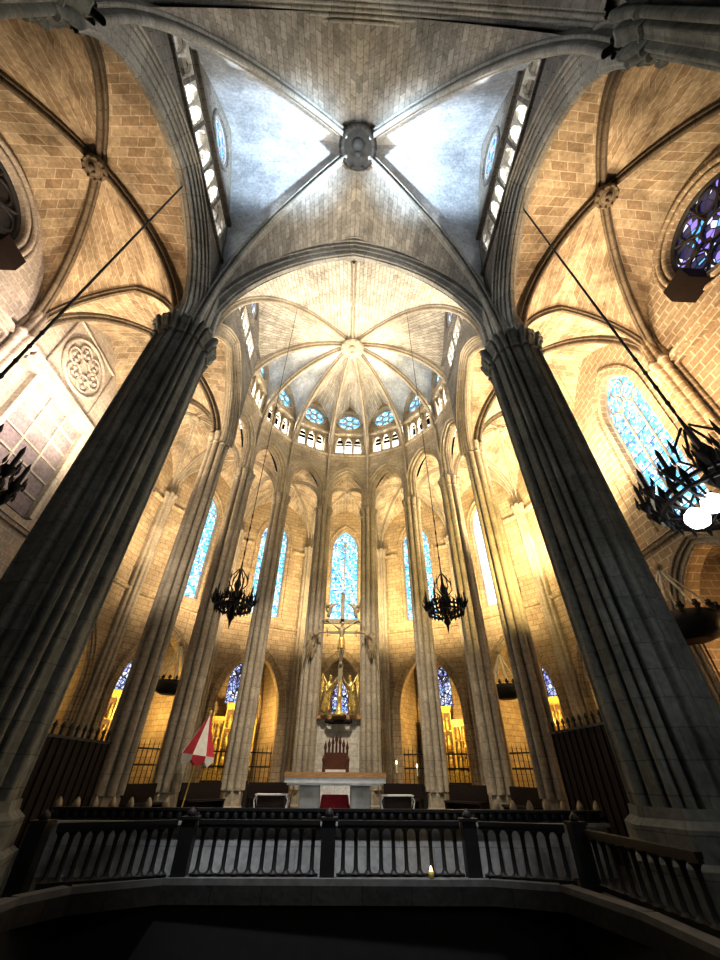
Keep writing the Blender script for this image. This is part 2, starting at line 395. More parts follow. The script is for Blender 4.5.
# ------------------------------------------------------------------ piers
def plan(core, shafts, n=200, groove=None):
    out = []
    for i in range(n):
        th = 2*PI*i/n; c, s = math.cos(th), math.sin(th)
        k = PI/4; a = (th+k/2) % k-k/2; r = core*math.cos(PI/8)/math.cos(a)
        if groove:
            for ga, gw, gd in groove:
                dl = (th-ga+PI) % (2*PI)-PI; r -= gd*math.exp(-(dl/gw)**2)
        for ang, rad, sr in shafts:
            cx, cy = rad*math.cos(ang), rad*math.sin(ang); b = c*cx+s*cy; disc = b*b-(rad*rad-sr*sr)
            if b > 0 and disc > 0: r = max(r, b+math.sqrt(disc))
        out.append((th, r))
    return out
def planrows(pl, rows):
    P = []; UV = []; L = [0]
    for i in range(len(pl)): L.append(L[-1]+pl[i][1]*2*PI/len(pl)*1.25)
    for z, sc in rows:
        P.append([Vector((r*sc*math.cos(t), r*sc*math.sin(t), z)) for t, r in pl]); UV.append([(L[i], z) for i in range(len(pl)+1)])
    return P, UV
def make_pier(label, loc, big, m, rz=0, ztop=None, zup=17.6, group='clustered piers of the choir', base=True):
    ztop = ztop or (14.45 if big else 15.3)
    if big: sh = [(PI/8+k*PI/2+d, .93, .085) for k in range(4) for d in (-.11, .11)]+[(-PI/8+k*PI/2, .93, .09) for k in range(4)]+[(PI/8+k*PI/2+d, .90, .05) for k in range(4) for d in (-.33, .33)]; core = 1.0; gr = [(PI/8+k*PI/2+d, .045, .22) for k in range(4) for d in (-.22, 0, .22)]+[(-PI/8+k*PI/2+d, .045, .2) for k in range(4) for d in (-.14, .14)]
    else: sh = [(k*PI/4, .385, .135) for k in range(8)]; core = .27; gr = None
    pl = plan(core, sh, 240 if big else 144, gr); t = thing('stone_pier', label, 'pier', loc, rz, group)
    b = MB(); P, UV = planrows(plan(1.1 if big else .40, []), [(0, 1.22), (.55, 1.22), (.62, 1.12), (1.0, 1.12), (1.1, 1.0), (1.25, .98)]); b.grid(P, UV, False, True); obj('base', b, m, t)
    b = MB(); P, UV = planrows(pl, [(1.1, 1.0), (ztop, 1.0)]); b.grid(P, UV, True, True); obj('shaft', b, m, t)
    b = MB(); h = .8 if big else .62
    P, UV = planrows(pl, [(ztop+h*a, c) for a, c in ((-.25, 1.0), (-.22, 1.08), (-.12, 1.09), (-.08, 1.01), (.1, 1.03), (.4, 1.1), (.58, 1.2), (.66, 1.13), (.74, 1.24), (.95, 1.24), (1, .95))])
    b.grid(P, UV, True, True); obj('capital', b, m, t)
    return t, pl
W1 = 6.5
pL, plBig = make_pier('huge dark grey clustered stone pier soaring on the left in front of the choir', (-W1, Y1, 0), True, 'pier', PI/8, group='crossing piers')
make_pier('huge dark grey clustered stone pier soaring on the right in front of the choir', (W1, Y1, 0), True, 'pier', PI/8, group='crossing piers')
names = {-3.5: 'slim stone pier next behind the huge left pier', -2.5: 'slim stone pier just left of the red and white parasol',
         -1.5: 'slim stone pier just right of the red and white parasol', -.5: 'slim stone pier left of the crucifix', .5: 'slim stone pier right of the crucifix',
         1.5: 'slim stone pier in front of the gilded altarpiece right of the altar', 2.5: 'slim stone pier, half yellow half shaded, right of the gilded altarpiece', 3.5: 'bright yellow lit stone pier next behind the huge right pier'}
for k, lb in names.items():
    p = ring(k, RA)
    make_pier(lb, (p.x, p.y, 0), False, 'apse_pier', -k*SEG)
# piers behind / above the camera carry the near transverse arch
for s, nm in ((-1, 'left'), (1, 'right')):
    make_pier('huge grey clustered pier beside the viewer on the %s' % nm, (s*(W1+.3), Y0-.3, 0), True, 'pier', 0, group='crossing piers')

# ------------------------------------------------------------------ vaults
def boss(c, r, m, parent, label=None):
    b = MB(); b.lathe([(r*.55, .25), (r*.9, .1), (r, -.05), (r*.95, -.18), (r*.8, -.2), (r*.74, -.14), (r*.7, -.15), (r*.5, -.2), (0.01, -.24)], c, 24, False)
    n = 10
    for i in range(n):
        a = 2*PI*i/n; b.lathe([(.01, -.33), (r*.1, -.3), (r*.13, -.22), (r*.1, -.1)], (c[0]+r*.86*math.cos(a), c[1]+r*.86*math.sin(a), c[2]+.06), 6, False)
    # carved relief figure in the middle of the boss
    b.lathe([(.01, -.42), (r*.12, -.4), (r*.14, -.3), (r*.1, -.2)], (c[0], c[1]+r*.22, c[2]), 8, False)
    b.lathe([(.01, -.38), (r*.22, -.34), (r*.3, -.25), (r*.2, -.15)], (c[0], c[1]-r*.15, c[2]), 8, False)
    return obj('boss', b, m, parent, None, label)
def quad_vault(C, apex, key, z0, stilts, mats, mrib, rw, rd, boss_r=.5, name='ceiling', mboss=None, skip=(), boss_label=None, sd=0):
    """C: four corners in order; apex[i]: crown of the arch between C[i] and C[i+1]"""
    root = sempty(name, *mats[1]); key = Vector(key); C = [Vector((c[0], c[1], z0)) for c in C]
    D = [arc3(c, key, 24, sd) for c in C]
    for i in range(4):
        if i in skip: continue
        a, b = C[i], C[(i+1) % 4]; ap = Vector(apex[i]); w = MB()
        web(w, arc3(a, ap, 24, stilts[i]), D[i]); web(w, arc3(b, ap, 24, stilts[i]), D[(i+1) % 4])
        obj('web', w, mats[0][i], root)
    for i in range(4):
        d = Vector((key.x-C[i].x, key.y-C[i].y, 0)).normalized(); lat = Vector((-d.y, d.x, 0)); r = MB()
        r.sweep(D[i], lat, rib_prof(rw, rd), upsign=Vector((0, 0, 1))); obj('rib', r, mrib, root)
    boss((key.x, key.y, key.z-rd-.02), boss_r, mboss or mrib, root, boss_label)
    return root
# nave bay over the camera
xi = 6.15; ya, yb = Y0+.55, Y1-.5
KN = (0.03, 4.5, 25.9)
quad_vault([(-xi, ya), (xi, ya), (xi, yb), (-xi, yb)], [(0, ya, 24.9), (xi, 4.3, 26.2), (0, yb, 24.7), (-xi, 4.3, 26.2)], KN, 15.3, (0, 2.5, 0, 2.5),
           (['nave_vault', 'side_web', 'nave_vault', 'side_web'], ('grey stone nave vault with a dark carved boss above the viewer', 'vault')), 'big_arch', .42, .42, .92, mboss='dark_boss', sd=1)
# apse vault
KA = Vector((.05, 15.6, 26.2))
root = sempty('ceiling', 'bright ribbed apse vault fanning out from a round pale boss', 'vault')
zs = 15.9
L1p = [Vector((s*xi, Y1+.5, zs)) for s in (-1, 1)]
dL1 = [arc3(p, KA, 24, 1) for p in L1p]
piers = {k: ring(k, RA-.15, 17.5) for k in names}
dP = {k: arc3(p, KA, 24, 2.2) for k, p in piers.items()}
w = MB(); ap = Vector((0, Y1+.5, 24.7))
for i in (0, 1): web(w, arc3(L1p[i], ap, 24), dL1[i])
obj('web', w, 'apse_vault', root)
for i, s, k in ((0, -1, -3.5), (1, 1, 3.5)):
    w = MB(); ap = Vector((s*6.3, 12.0, 26.0))
    web(w, arc3(L1p[i], ap, 24, 3), dL1[i]); web(w, arc3(piers[k], ap, 24, 3), dP[k]); obj('web', w, 'apse_vault', root)
LUN = {}
for k in range(-3, 4):
    w = MB(); a, b = piers[k-.5], piers[k+.5]; ap = (a+b)/2; ap.z = 26.0; ap += Vector((math.sin(k*SEG), math.cos(k*SEG), 0))*.1
    LUN[k] = ap
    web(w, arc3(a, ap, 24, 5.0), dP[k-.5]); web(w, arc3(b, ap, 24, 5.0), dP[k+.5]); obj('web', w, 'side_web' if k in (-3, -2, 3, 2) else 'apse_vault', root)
for path in dL1+list(dP.values()):
    d = Vector((KA.x-path[0].x, KA.y-path[0].y, 0)).normalized(); r = MB()
    r.sweep(path, Vector((-d.y, d.x, 0)), rib_prof(.34, .36), upsign=Vector((0, 0, 1))); obj('rib', r, 'apse_pier', root)
r = MB(); rp = [Vector((0, Y1+.6, 24.65)), Vector((.02, 12, 25.5)), KA]; r.sweep(rp, (1, 0, 0), rib_prof(.28, .28), upsign=Vector((0, 0, 1))); obj('rib', r, 'apse_pier', root)
boss((KA.x, KA.y, KA.z-.4), .82, 'apse_pier', root)
# transverse arches of the nave
for yy, nm, wd in ((Y1, 'massive moulded transverse arch spanning the nave before the apse', .62), (Y0, 'dark transverse arch overhead at the top of the view', .8)):
    r = MB(); path = fullarch((-5.75, yy, 15.9), (5.75, yy, 15.9), 23.6, 28)
    r.sweep(path, (0, 1, 0), arch_prof(wd, 1.15, 5))
    o = struct('trim_3' if yy > 1 else 'trim_4', r, 'big_arch', nm, 'arch')
# clustered springers above the big capitals
for s in (-1, 1):
    for yy, xx in ((Y1, W1), (Y0-.3, W1+.3)):
        b = MB(); P, UV = planrows(plBig, [(15.4, .92), (17.6, .80), (19.5, .5)]); b.grid(P, UV, True, True)
        for q in P: pass
        c8, s8 = math.cos(PI/8), math.sin(PI/8); b.v = [(x*c8-y*s8+s*xx, x*s8+y*c8+yy, z) for x, y, z in b.v]
        struct('trim_5', b, 'big_arch', 'bundle of mouldings springing from the %s pier capital %s' % ('left' if s < 0 else 'right', 'before the apse' if yy > 1 else 'beside the viewer'), 'springer')
# aisle vaults
XW = 12.8; xa = 6.95
for s in (-1, 1):
    side = 'left' if s < 0 else 'right'
    for (y_a, y_b, q) in ((Y0+.2, Y1, 'nearer'), (Y1, YC, 'farther')):
        ym = (y_a+y_b)/2; xm = s*9.75
        quad_vault([(s*xa, y_a), (s*XW, y_a), (s*XW, y_b), (s*xa, y_b)],
                   [(xm, y_a, 19.15), (s*XW, ym, 19.8), (xm, y_b, 19.15), (s*xa, ym, 20.2)], (xm, ym, 19.9), 14.9, (0, 0, 0, 0),
                   (['aisle_vault']*4, ('%s brown stone aisle vault with ribs meeting at a boss, %s bay' % (side, q), 'vault')), 'rib', .34, .36, .42, boss_label=None)
    for yy in (Y1, YC):
        r = MB(); r.sweep(fullarch((s*(xa+.1), yy, 14.9), (s*(XW-.2), yy, 14.9), 18.85, 18), (0, 1, 0), arch_prof(.24, .6, 2))
        struct('trim_6', r, 'rib', '%s aisle transverse arch %s' % (side, 'at the huge pier' if yy == Y1 else 'at the first slim pier'), 'arch')
# ambulatory vaults
RO = 12.9
for k in range(-3, 4):
    c = [ring(k-.5, 7.3), ring(k+.5, 7.3), ring(k+.5, RO), ring(k-.5, RO)]
    quad_vault([(p.x, p.y) for p in c], [ring(k, 7.15, 19.4), ring(k+.5, 10, 19.3), ring(k, RO*.975, 19.7), ring(k-.5, 10, 19.3)], ring(k, 10.2, 20.0), 15.7, (0, 0, 0, 0),
               (['aisle_vault']*4, ('ambulatory vault bay number %d from the left behind the apse arches' % (k+4), 'vault')), 'apse_pier', .26, .28, .32)
    if k > -3:
        r = MB(); a, b = ring(k-.5, 7.3, 15.6), ring(k-.5, RO-.2, 15.6); d = (b-a).normalized()
        r.sweep(fullarch(a, b, 19.0, 14), Vector((-d.y, d.x, 0)), arch_prof(.25, .7, 2)); struct('trim_7', r, 'apse_pier', 'ambulatory cross arch number %d from the left' % (k+3), 'arch')

# ------------------------------------------------------------------ nave arcade walls with triforium and oculus
WN = 0
def tracery_lancet(T, c, hw, z0, zs, za, lights, m, parent, r=.05, head=True):
    b = MB()
    def TT(pts): return [T(u, z, 0) for u, z in pts]
    for i in range(1, lights):
        u = c-hw+2*hw*i/lights; b.tube(TT([(u, z0), (u, zs+(.15 if i != lights/2 else (za-zs)*.4))]), r, 6)
    for i in range(lights):
        uc = c-hw+2*hw*(i+.5)/lights; h = hw/lights
        b.tube(TT(arch2(uc, h, zs-.3, zs+h*.9, 6)), r*.8, 5)
    if head:
        rr = hw*.36
        for cu, cz in ((c, zs+(za-zs)*.62), (c-hw*.42, zs+(za-zs)*.28), (c+hw*.42, zs+(za-zs)*.28)):
            b.tube(TT(circle2(cu, cz, rr, 16)+[circle2(cu, cz, rr, 16)[0]]), r*.8, 5)
    b.tube(TT([(c-hw, z0)]+arch2(c, hw, zs, za, 12)+[(c+hw, z0)]), r*1.5, 6)
    obj('tracery', b, m, parent)
    n = int((zs-z0)/.75); b = MB()
    for i in range(1, n): z = z0+(zs-z0)*i/n; b.tube(TT([(c-hw, z), (c+hw, z)]), r*.35, 4)
    if n > 1: obj('saddle_bars', b, 'darklead', parent)
def lancet(label, T, c, hw, z0, zs, za, g, lights=3, m='lead', r=.05):
    global WN; WN += 1
    root = sempty('window_%d' % WN, label, 'window')
    b = MB(); b.panel(opening(c, hw, z0, zs, za), [], lambda u, z, d: T(u, z, d+.02), 0, False); obj('pane', b, g, root)
    tracery_lancet(T, c, hw, z0, zs, za, lights, m, root, r); return root
def oculus(label, T, c, z, r, g, m='lead', petals=6, tr=.04, rim=.07):
    global WN; WN += 1
    root = sempty('window_%d' % WN, label, 'window')
    b = MB(); b.panel(circle2(c, z, r), [], lambda u, w, d: T(u, w, d+.04), 0, False); obj('pane', b, g, root)
    b = MB(); C = [T(u, w, 0) for u, w in circle2(c, z, r, 32)]; b.tube(C+[C[0]], rim, 6, False)
    n = petals
    for i in range(n):
        a = 2*PI*i/n; b.tube([T(c+.28*r*math.cos(a), z+.28*r*math.sin(a), 0), T(c+r*math.cos(a), z+r*math.sin(a), 0)], tr, 5)
        a += PI/n; pc = (c+.66*r*math.cos(a), z+.66*r*math.sin(a)); q = circle2(*pc, r*.66*math.sin(PI/n)*.92, 14)
        b.tube([T(*p, 0) for p in q+[q[0]]], tr*.8, 5, False)
    q = circle2(c, z, .28*r, 16); b.tube([T(*p, 0) for p in q+[q[0]]], tr, 5, False)
    obj('tracery', b, m, root); return root
def triforium(T, spans, z0, z1, parent, m, depth, bay=.5, fr=.3):
    """small colonnettes and pointed heads standing in each gallery opening"""
    for (a, b_) in spans:
        n = max(1, round((b_-a)/bay)); w = (b_-a)/n
        hd = MB(); outer = [(a, z0+(z1-z0)*.62), (b_, z0+(z1-z0)*.62), (b_, z1), (a, z1)]
        lo = z0+(z1-z0)*.62
        hol = [arch2(a+w*(i+.5), w*.36, lo+.02, z1-.12, 5) for i in range(n)]
        hd.panel(outer, [h+[(h[-1][0], lo+.01)][:0] for h in hol], lambda u, z, d: T(u, z, depth*fr+d), .12); obj('tracery', hd, m, parent)
        for i in range(n+1):
            u = a+w*i; cb = MB(); h = lo-z0
            p = T(u, z0, depth*fr+.06)
            cb.lathe([(.1, 0), (.1, .08), (.06, .14), (.055, h-.16), (.1, h-.05), (.1, h)], p, 8); obj('colonnette', cb, m, parent)
for s in (-1, 1):
    side = 'left' if s < 0 else 'right'
    def T(u, z, d, s=s): return Vector((s*(6.12+d), u, z))
    for y_a, y_b, q in ((Y0-.4, Y1, 1), (Y1, YC-.1, 2)):
        c = 4.28 if q == 1 else 11.9; hw = (3.45 if q == 1 else 2.5); za = 19.3 if q == 1 else 19.6; zb = 15.2
        arch = arch2(c, hw, zb, za, 18)
        ad = .75 if q == 1 else .5; outl = [(y_b, zb), (y_b, 27), (y_a, 27), (y_a, zb)]+arch2(c, hw+ad, zb, za+ad, 18)
        if q == 1: sp = [(c-3.3+i*1.24, c-3.3+i*1.24+1.12) for i in range(5)]; tz = (20.45, 22.3)
        else: sp = [(c-2.2+i*1.5, c-2.2+i*1.5+1.3) for i in range(3)]; tz = (21.2, 22.9)
        oc = (4.3, 24.0, .82) if q == 1 else (12.0, 24.5, .8)
        b = MB(); holes = [[(a, tz[0]), (e, tz[0]), (e, tz[1]), (a, tz[1])] for a, e in sp]+[circle2(*oc, 32)]
        b.panel(outl, holes, T, .8)
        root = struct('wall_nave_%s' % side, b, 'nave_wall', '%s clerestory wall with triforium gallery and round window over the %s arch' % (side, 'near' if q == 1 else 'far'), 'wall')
        triforium(T, sp, tz[0], tz[1], root, 'pale_ashlar', .85, .5, .05)
        b = MB(); b.panel([(y_a, tz[0]-.1), (y_b, tz[0]-.1), (y_b, tz[1]+.4), (y_a, tz[1]+.4)], [], lambda u, z, d: T(u, z, 2.2), 0, False); obj('gallery_back', b, 'marble', root)
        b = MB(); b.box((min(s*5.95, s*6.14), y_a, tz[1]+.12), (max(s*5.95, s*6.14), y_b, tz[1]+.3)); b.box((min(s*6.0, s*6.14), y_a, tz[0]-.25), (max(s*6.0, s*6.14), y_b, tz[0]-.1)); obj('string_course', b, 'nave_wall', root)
        ro = [T(*p, -.02) for p in circle2(*oc[:2], oc[2]+.16, 32)]
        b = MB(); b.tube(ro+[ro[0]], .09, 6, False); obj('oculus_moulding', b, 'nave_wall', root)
        oculus('%s round blue clerestory window in the %s bay' % (side, 'near' if q == 1 else 'far'), lambda u, z, d, s=s: Vector((s*(6.22+d), u, z)), *oc, 'glass_deep')
        lamp('POINT', (s*7.4, c-1.2, tz[0]+.7), 600, (.9, .95, 1), None, .1)
        lamp('POINT', (s*7.4, c+.9, tz[0]+.7), 500, (.9, .95, 1), None, .1)
        # moulded arcade arch
        r = MB(); path = [Vector((s*6.52, u, z)) for u, z in arch]
        r.sweep([p+Vector((0, 0, -.05)) for p in path], (1, 0, 0), arch_prof(.52 if q == 1 else .46, .85 if q == 1 else .6, 5)); obj('arch_moulding', r, 'big_arch' if q == 1 else 'apse_pier', root)
# apse sides
for k in range(-3, 4):
    a = k*SEG; ct = ring(k, RA*math.cos(SEG/2)); ex = Vector((math.cos(a), -math.sin(a), 0)); nz = Vector((math.sin(a), math.cos(a), 0))
    def T(u, z, d, ct=ct, ex=ex, nz=nz): return ct+ex*u+nz*(d-.25)+Vector((0, 0, z))
    hw = RA*math.sin(SEG/2); ah = hw-.5
    arch = arch2(0, ah, 15.7, 19.0, 14, 1.7)
    outl = [(hw, 15.7), (hw, 26.6), (-hw, 26.6), (-hw, 15.7)]+arch2(0, ah+.2, 15.7, 19.2, 14, 1.7)
    sp = [(-1.02, -.36), (-.33, .33), (.36, 1.02)]; tz = (20.9, 22.75)
    b = MB(); b.panel(outl, [[(p, tz[0]), (e, tz[0]), (e, tz[1]), (p, tz[1])] for p, e in sp]+[circle2(0, 24.4, .95, 32)], T, .6)
    root = struct('wall_apse', b, 'apse_wall', 'apse wall side %d of seven from the left with arch, triforium and round window' % (k+4), 'wall')
    triforium(T, sp, tz[0], tz[1], root, 'apse_wall', .6, .7)
    b = MB(); b.panel([(-hw-.3, 20.4), (hw+.3, 20.4), (hw+.3, 23.2), (-hw-.3, 23.2)], [], lambda u, z, d: T(u, z, 1.7), 0, False); obj('gallery_back', b, 'marble', root)
    b = MB()
    for zz in (20.62, 22.85): b.sweep([T(-hw, zz, 0), T(hw, zz, 0)], (0, 0, 1), [(-.1, .05), (-.08, -.12), (.02, -.16), (.1, .05)], upsign=nz)
    obj('string_course', b, 'apse_wall', root)
    r = MB(); r.sweep([T(u, z, .3) for u, z in arch], nz, arch_prof(.42, .46, 3)); obj('arch_moulding', r, 'apse_pier', root)
    ro = [T(*p, -.02) for p in circle2(0, 24.4, 1.06, 32)]; b = MB(); b.tube(ro+[ro[0]], .08, 6, False); obj('oculus_moulding', b, 'apse_wall', root)
    oculus('round blue clerestory window number %d of seven from the left in the apse' % (k+4), lambda u, z, d, T=T: T(u, z, d+.3), 0, 24.4, .95, 'glass')
    lamp('POINT', T(0, 21.7, 1.1), 420, (1, .98, .92), None, .12)

# ------------------------------------------------------------------ aisle outer walls
def shaft(loc, r, z1, m, parent, rows=True):
    b = MB(); pl = plan(r*.8, [(i*PI/4, r*.85, r*.28) for i in range(8)], 64); P, UV = planrows(pl, [(0, 1), (z1, 1)]); b.grid(P, UV, True, True)
    P, UV = planrows(pl, [(z1-.1, 1), (z1, 1.15), (z1+.15, 1.1), (z1+.35, 1.4), (z1+.5, 1.4), (z1+.55, .9), (z1+2.2, .7)]); b.grid(P, UV, True, True)
    b.v = [(x+loc[0], y+loc[1], z+loc[2]) for x, y, z in b.v]; obj('wall_shaft', b, m, parent)
def arch_frame(T, c, hw, z0, zs, za, m, parent, w=.3, d=.4, lat=None):
    path = [T(c-hw, z0+(zs-z0)*i/4, .1) for i in range(4)]+[T(u, z, .1) for u, z in arch2(c, hw, zs, za, 14)]+[T(c+hw, zs-(zs-z0)*(i+1)/4, .1) for i in range(4)]
    r = MB(); r.sweep(path, lat, arch_prof(w, d, 3)); return obj('arch_moulding', r, m, parent)
for s in (-1, 1):
    side = 'left' if s < 0 else 'right'; m = 'left_wall' if s < 0 else 'aisle_wall'
    def T(u, z, d, s=s): return Vector((s*(XW+d), u, z))
    root = sempty('wall_%s' % side, '%s outer aisle wall of coursed stone blocks' % side, 'wall')
    cb = 11.75
    holes = [circle2(4.6, 17.5, 1.75, 40), opening(cb, 1.9, 0.02, 5.6, 8.3), opening(4.3, 2.4, 0.02, 5.6, 8.6)]
    if s > 0: holes.append(opening(11.4, 1.2, 9.2, 15.5, 17.6))
    b = MB(); b.panel([(Y0-3, 0), (15.2, 0), (15.2, 21), (Y0-3, 21)], holes, T, .6)
    obj('masonry', b, m, root)
    for cc, w_, h_ in ((cb, 1.9, 8.3), (4.3, 2.4, 8.6)): arch_frame(T, cc, w_, 0, 5.6, h_, m if s < 0 else 'apse_pier', root, .35, .45, (1, 0, 0))
    b = MB()
    # horizontal string courses: at capital level in the near bay, at the sill in the far bay
    def course(y_a, y_b, z, dpt=.28, h=.3):
        lo, hi = sorted((s*(XW-dpt), s*XW)); b.box((lo, y_a, z), (hi, y_b, z+h)); lo, hi = sorted((s*(XW-dpt*.6), s*XW)); b.box((lo, y_a, z-h*.6), (hi, y_b, z))
    course(Y0, Y1, 14.5); course(Y1, 15, 9.2, .22, .22)
    if s < 0: course(Y1+.5, 14.6, 14.45, .5, .35)
    obj('string_course', b, m, root)
    shaft((s*(XW-.05), Y1, 0), .42, 14.35, m, root); shaft((s*(XW-.05), YC, 0), .38, 14.9, m, root)
    if s > 0:
        # deep splayed recess round the tall window
        r = MB(); q = [T(11.4-1.5, 9.2, 0), T(11.4-1.5, 13, 0)]+[T(u, z, 0) for u, z in arch2(11.4, 1.5, 15.4, 18.0, 12)]+[T(11.4+1.5, 13, 0), T(11.4+1.5, 9.2, 0)]; r.sweep(q, (1, 0, 0), [(-.08, .12), (-.1, 0), (.05, -.06), (.35, -.3)]); obj('window_moulding', r, m, root)
        lancet('tall pale blue stained glass window in the right aisle above the big chandelier', lambda u, z, d: T(u, z, d+.35), 11.4, 1.2, 9.2, 15.5, 17.6, 'glass', 3, 'lead', .06)
    else:
        # blocked window: projecting frame with stone panels, and a blind rose in a square above it
        b = MB(); lo, hi = -XW, -XW+.3
        for y_a, y_b, z_a, z_b in ((9.9, 10.1, 9.6, 14.2), (13.3, 13.5, 9.6, 14.2)): b.box((lo, y_a, z_a), (hi, y_b, z_b))
        for i in range(1, 3): b.box((lo, 10.15+i*1.05-.05, 9.6), (lo+.13, 10.15+i*1.05+.05, 14.2))
        for i in range(1, 6):
            for j in range(3): z = 9.6+i*.8+(.2 if j == 1 else 0)*0; b.box((lo, 10.15+j*1.05, z-.04), (lo+.12, 10.15+(j+1)*1.05, z+.04))
        obj('panel_frame', b, 'pale_ashlar', root, label='pale stone grid filling the blocked window')
        b = MB(); b.box((lo, 10.1, 9.6), (lo+.06, 13.3, 14.2)); obj('window_infill', b, 'mauve', root, label='mauve grey stone panels of the blocked window')
        b = MB(); q = [T(*p, -.08) for p in circle2(11.6, 16.9, 1.35, 36)]; b.tube(q+[q[0]], .09, 6, False)
        for i in range(6):
            a = 2*PI*i/6; q = [T(*p, -.06) for p in circle2(11.6+.72*math.cos(a), 16.9+.72*math.sin(a), .4, 16)]; b.tube(q+[q[0]], .06, 5, False)
            for j in range(3):
                a2 = a+j*2.1; pt = T(11.6+.72*math.cos(a)+.17*math.cos(a2), 16.9+.72*math.sin(a)+.17*math.sin(a2), -.05); b.lathe([(.01, -.1), (.1, -.05), (.1, .05), (.01, .1)], pt, 6, False)
        fr = [(10.0, 15.3), (13.2, 15.3), (13.2, 18.5), (10.0, 18.5)]
        for i in range(4): b.tube([T(*fr[i], -.05), T(*fr[(i+1) % 4], -.05)], .07, 5)
        obj('blind_rose', b, m, root, label='blind stone rose tracery in a square frame')
    # rose window of the near bay
    oculus('%s rose window in the near aisle bay%s' % (side, ', dark with violet and blue glass' if s > 0 else ', almost black'), lambda u, z, d: T(u, z, d+.3), 4.6, 17.5, 1.75, 'glass_rose' if s > 0 else 'darklead', 'darklead', 8, .07, .12)
    b = MB()
    for rr, dd in ((1.85, .0), (2.05, -.1), (2.3, -.03)): q = [T(*p, dd) for p in circle2(4.6, 17.5, rr, 40)]; b.tube(q+[q[0]], .1, 6, False)
    obj('rose_moulding', b, m, root)
    b = MB(); lo, hi = sorted((s*(XW-.9), s*XW)); b.box((lo, 5.6, 15.6), (hi, 6.5, 16.3)); obj('wall_box', b, 'darkwood', root)
    # chapel depth behind the openings
    b = MB()
    for cc in (cb, 4.3):
        lo, hi = sorted((s*(XW+3.4), s*(XW+3.6))); b.box((lo, cc-2.8, 0), (hi, cc+2.8, 9.5))
        lo, hi = sorted((s*(XW+.6), s*(XW+3.6))); b.box((lo, cc-2.9, 0), (hi, cc-2.7, 9.5)); b.box((lo, cc+2.7, 0), (hi, cc+2.9, 9.5)); b.box((lo, cc-2.9, 9.3), (hi, cc+2.9, 9.5))
    struct('wall_chapel_%s' % side, b, 'aisle_wall')
    lamp('POINT', (s*(XW+1.8), cb, 5.0), 15 if s < 0 else 120, ORANGE, None, .2)

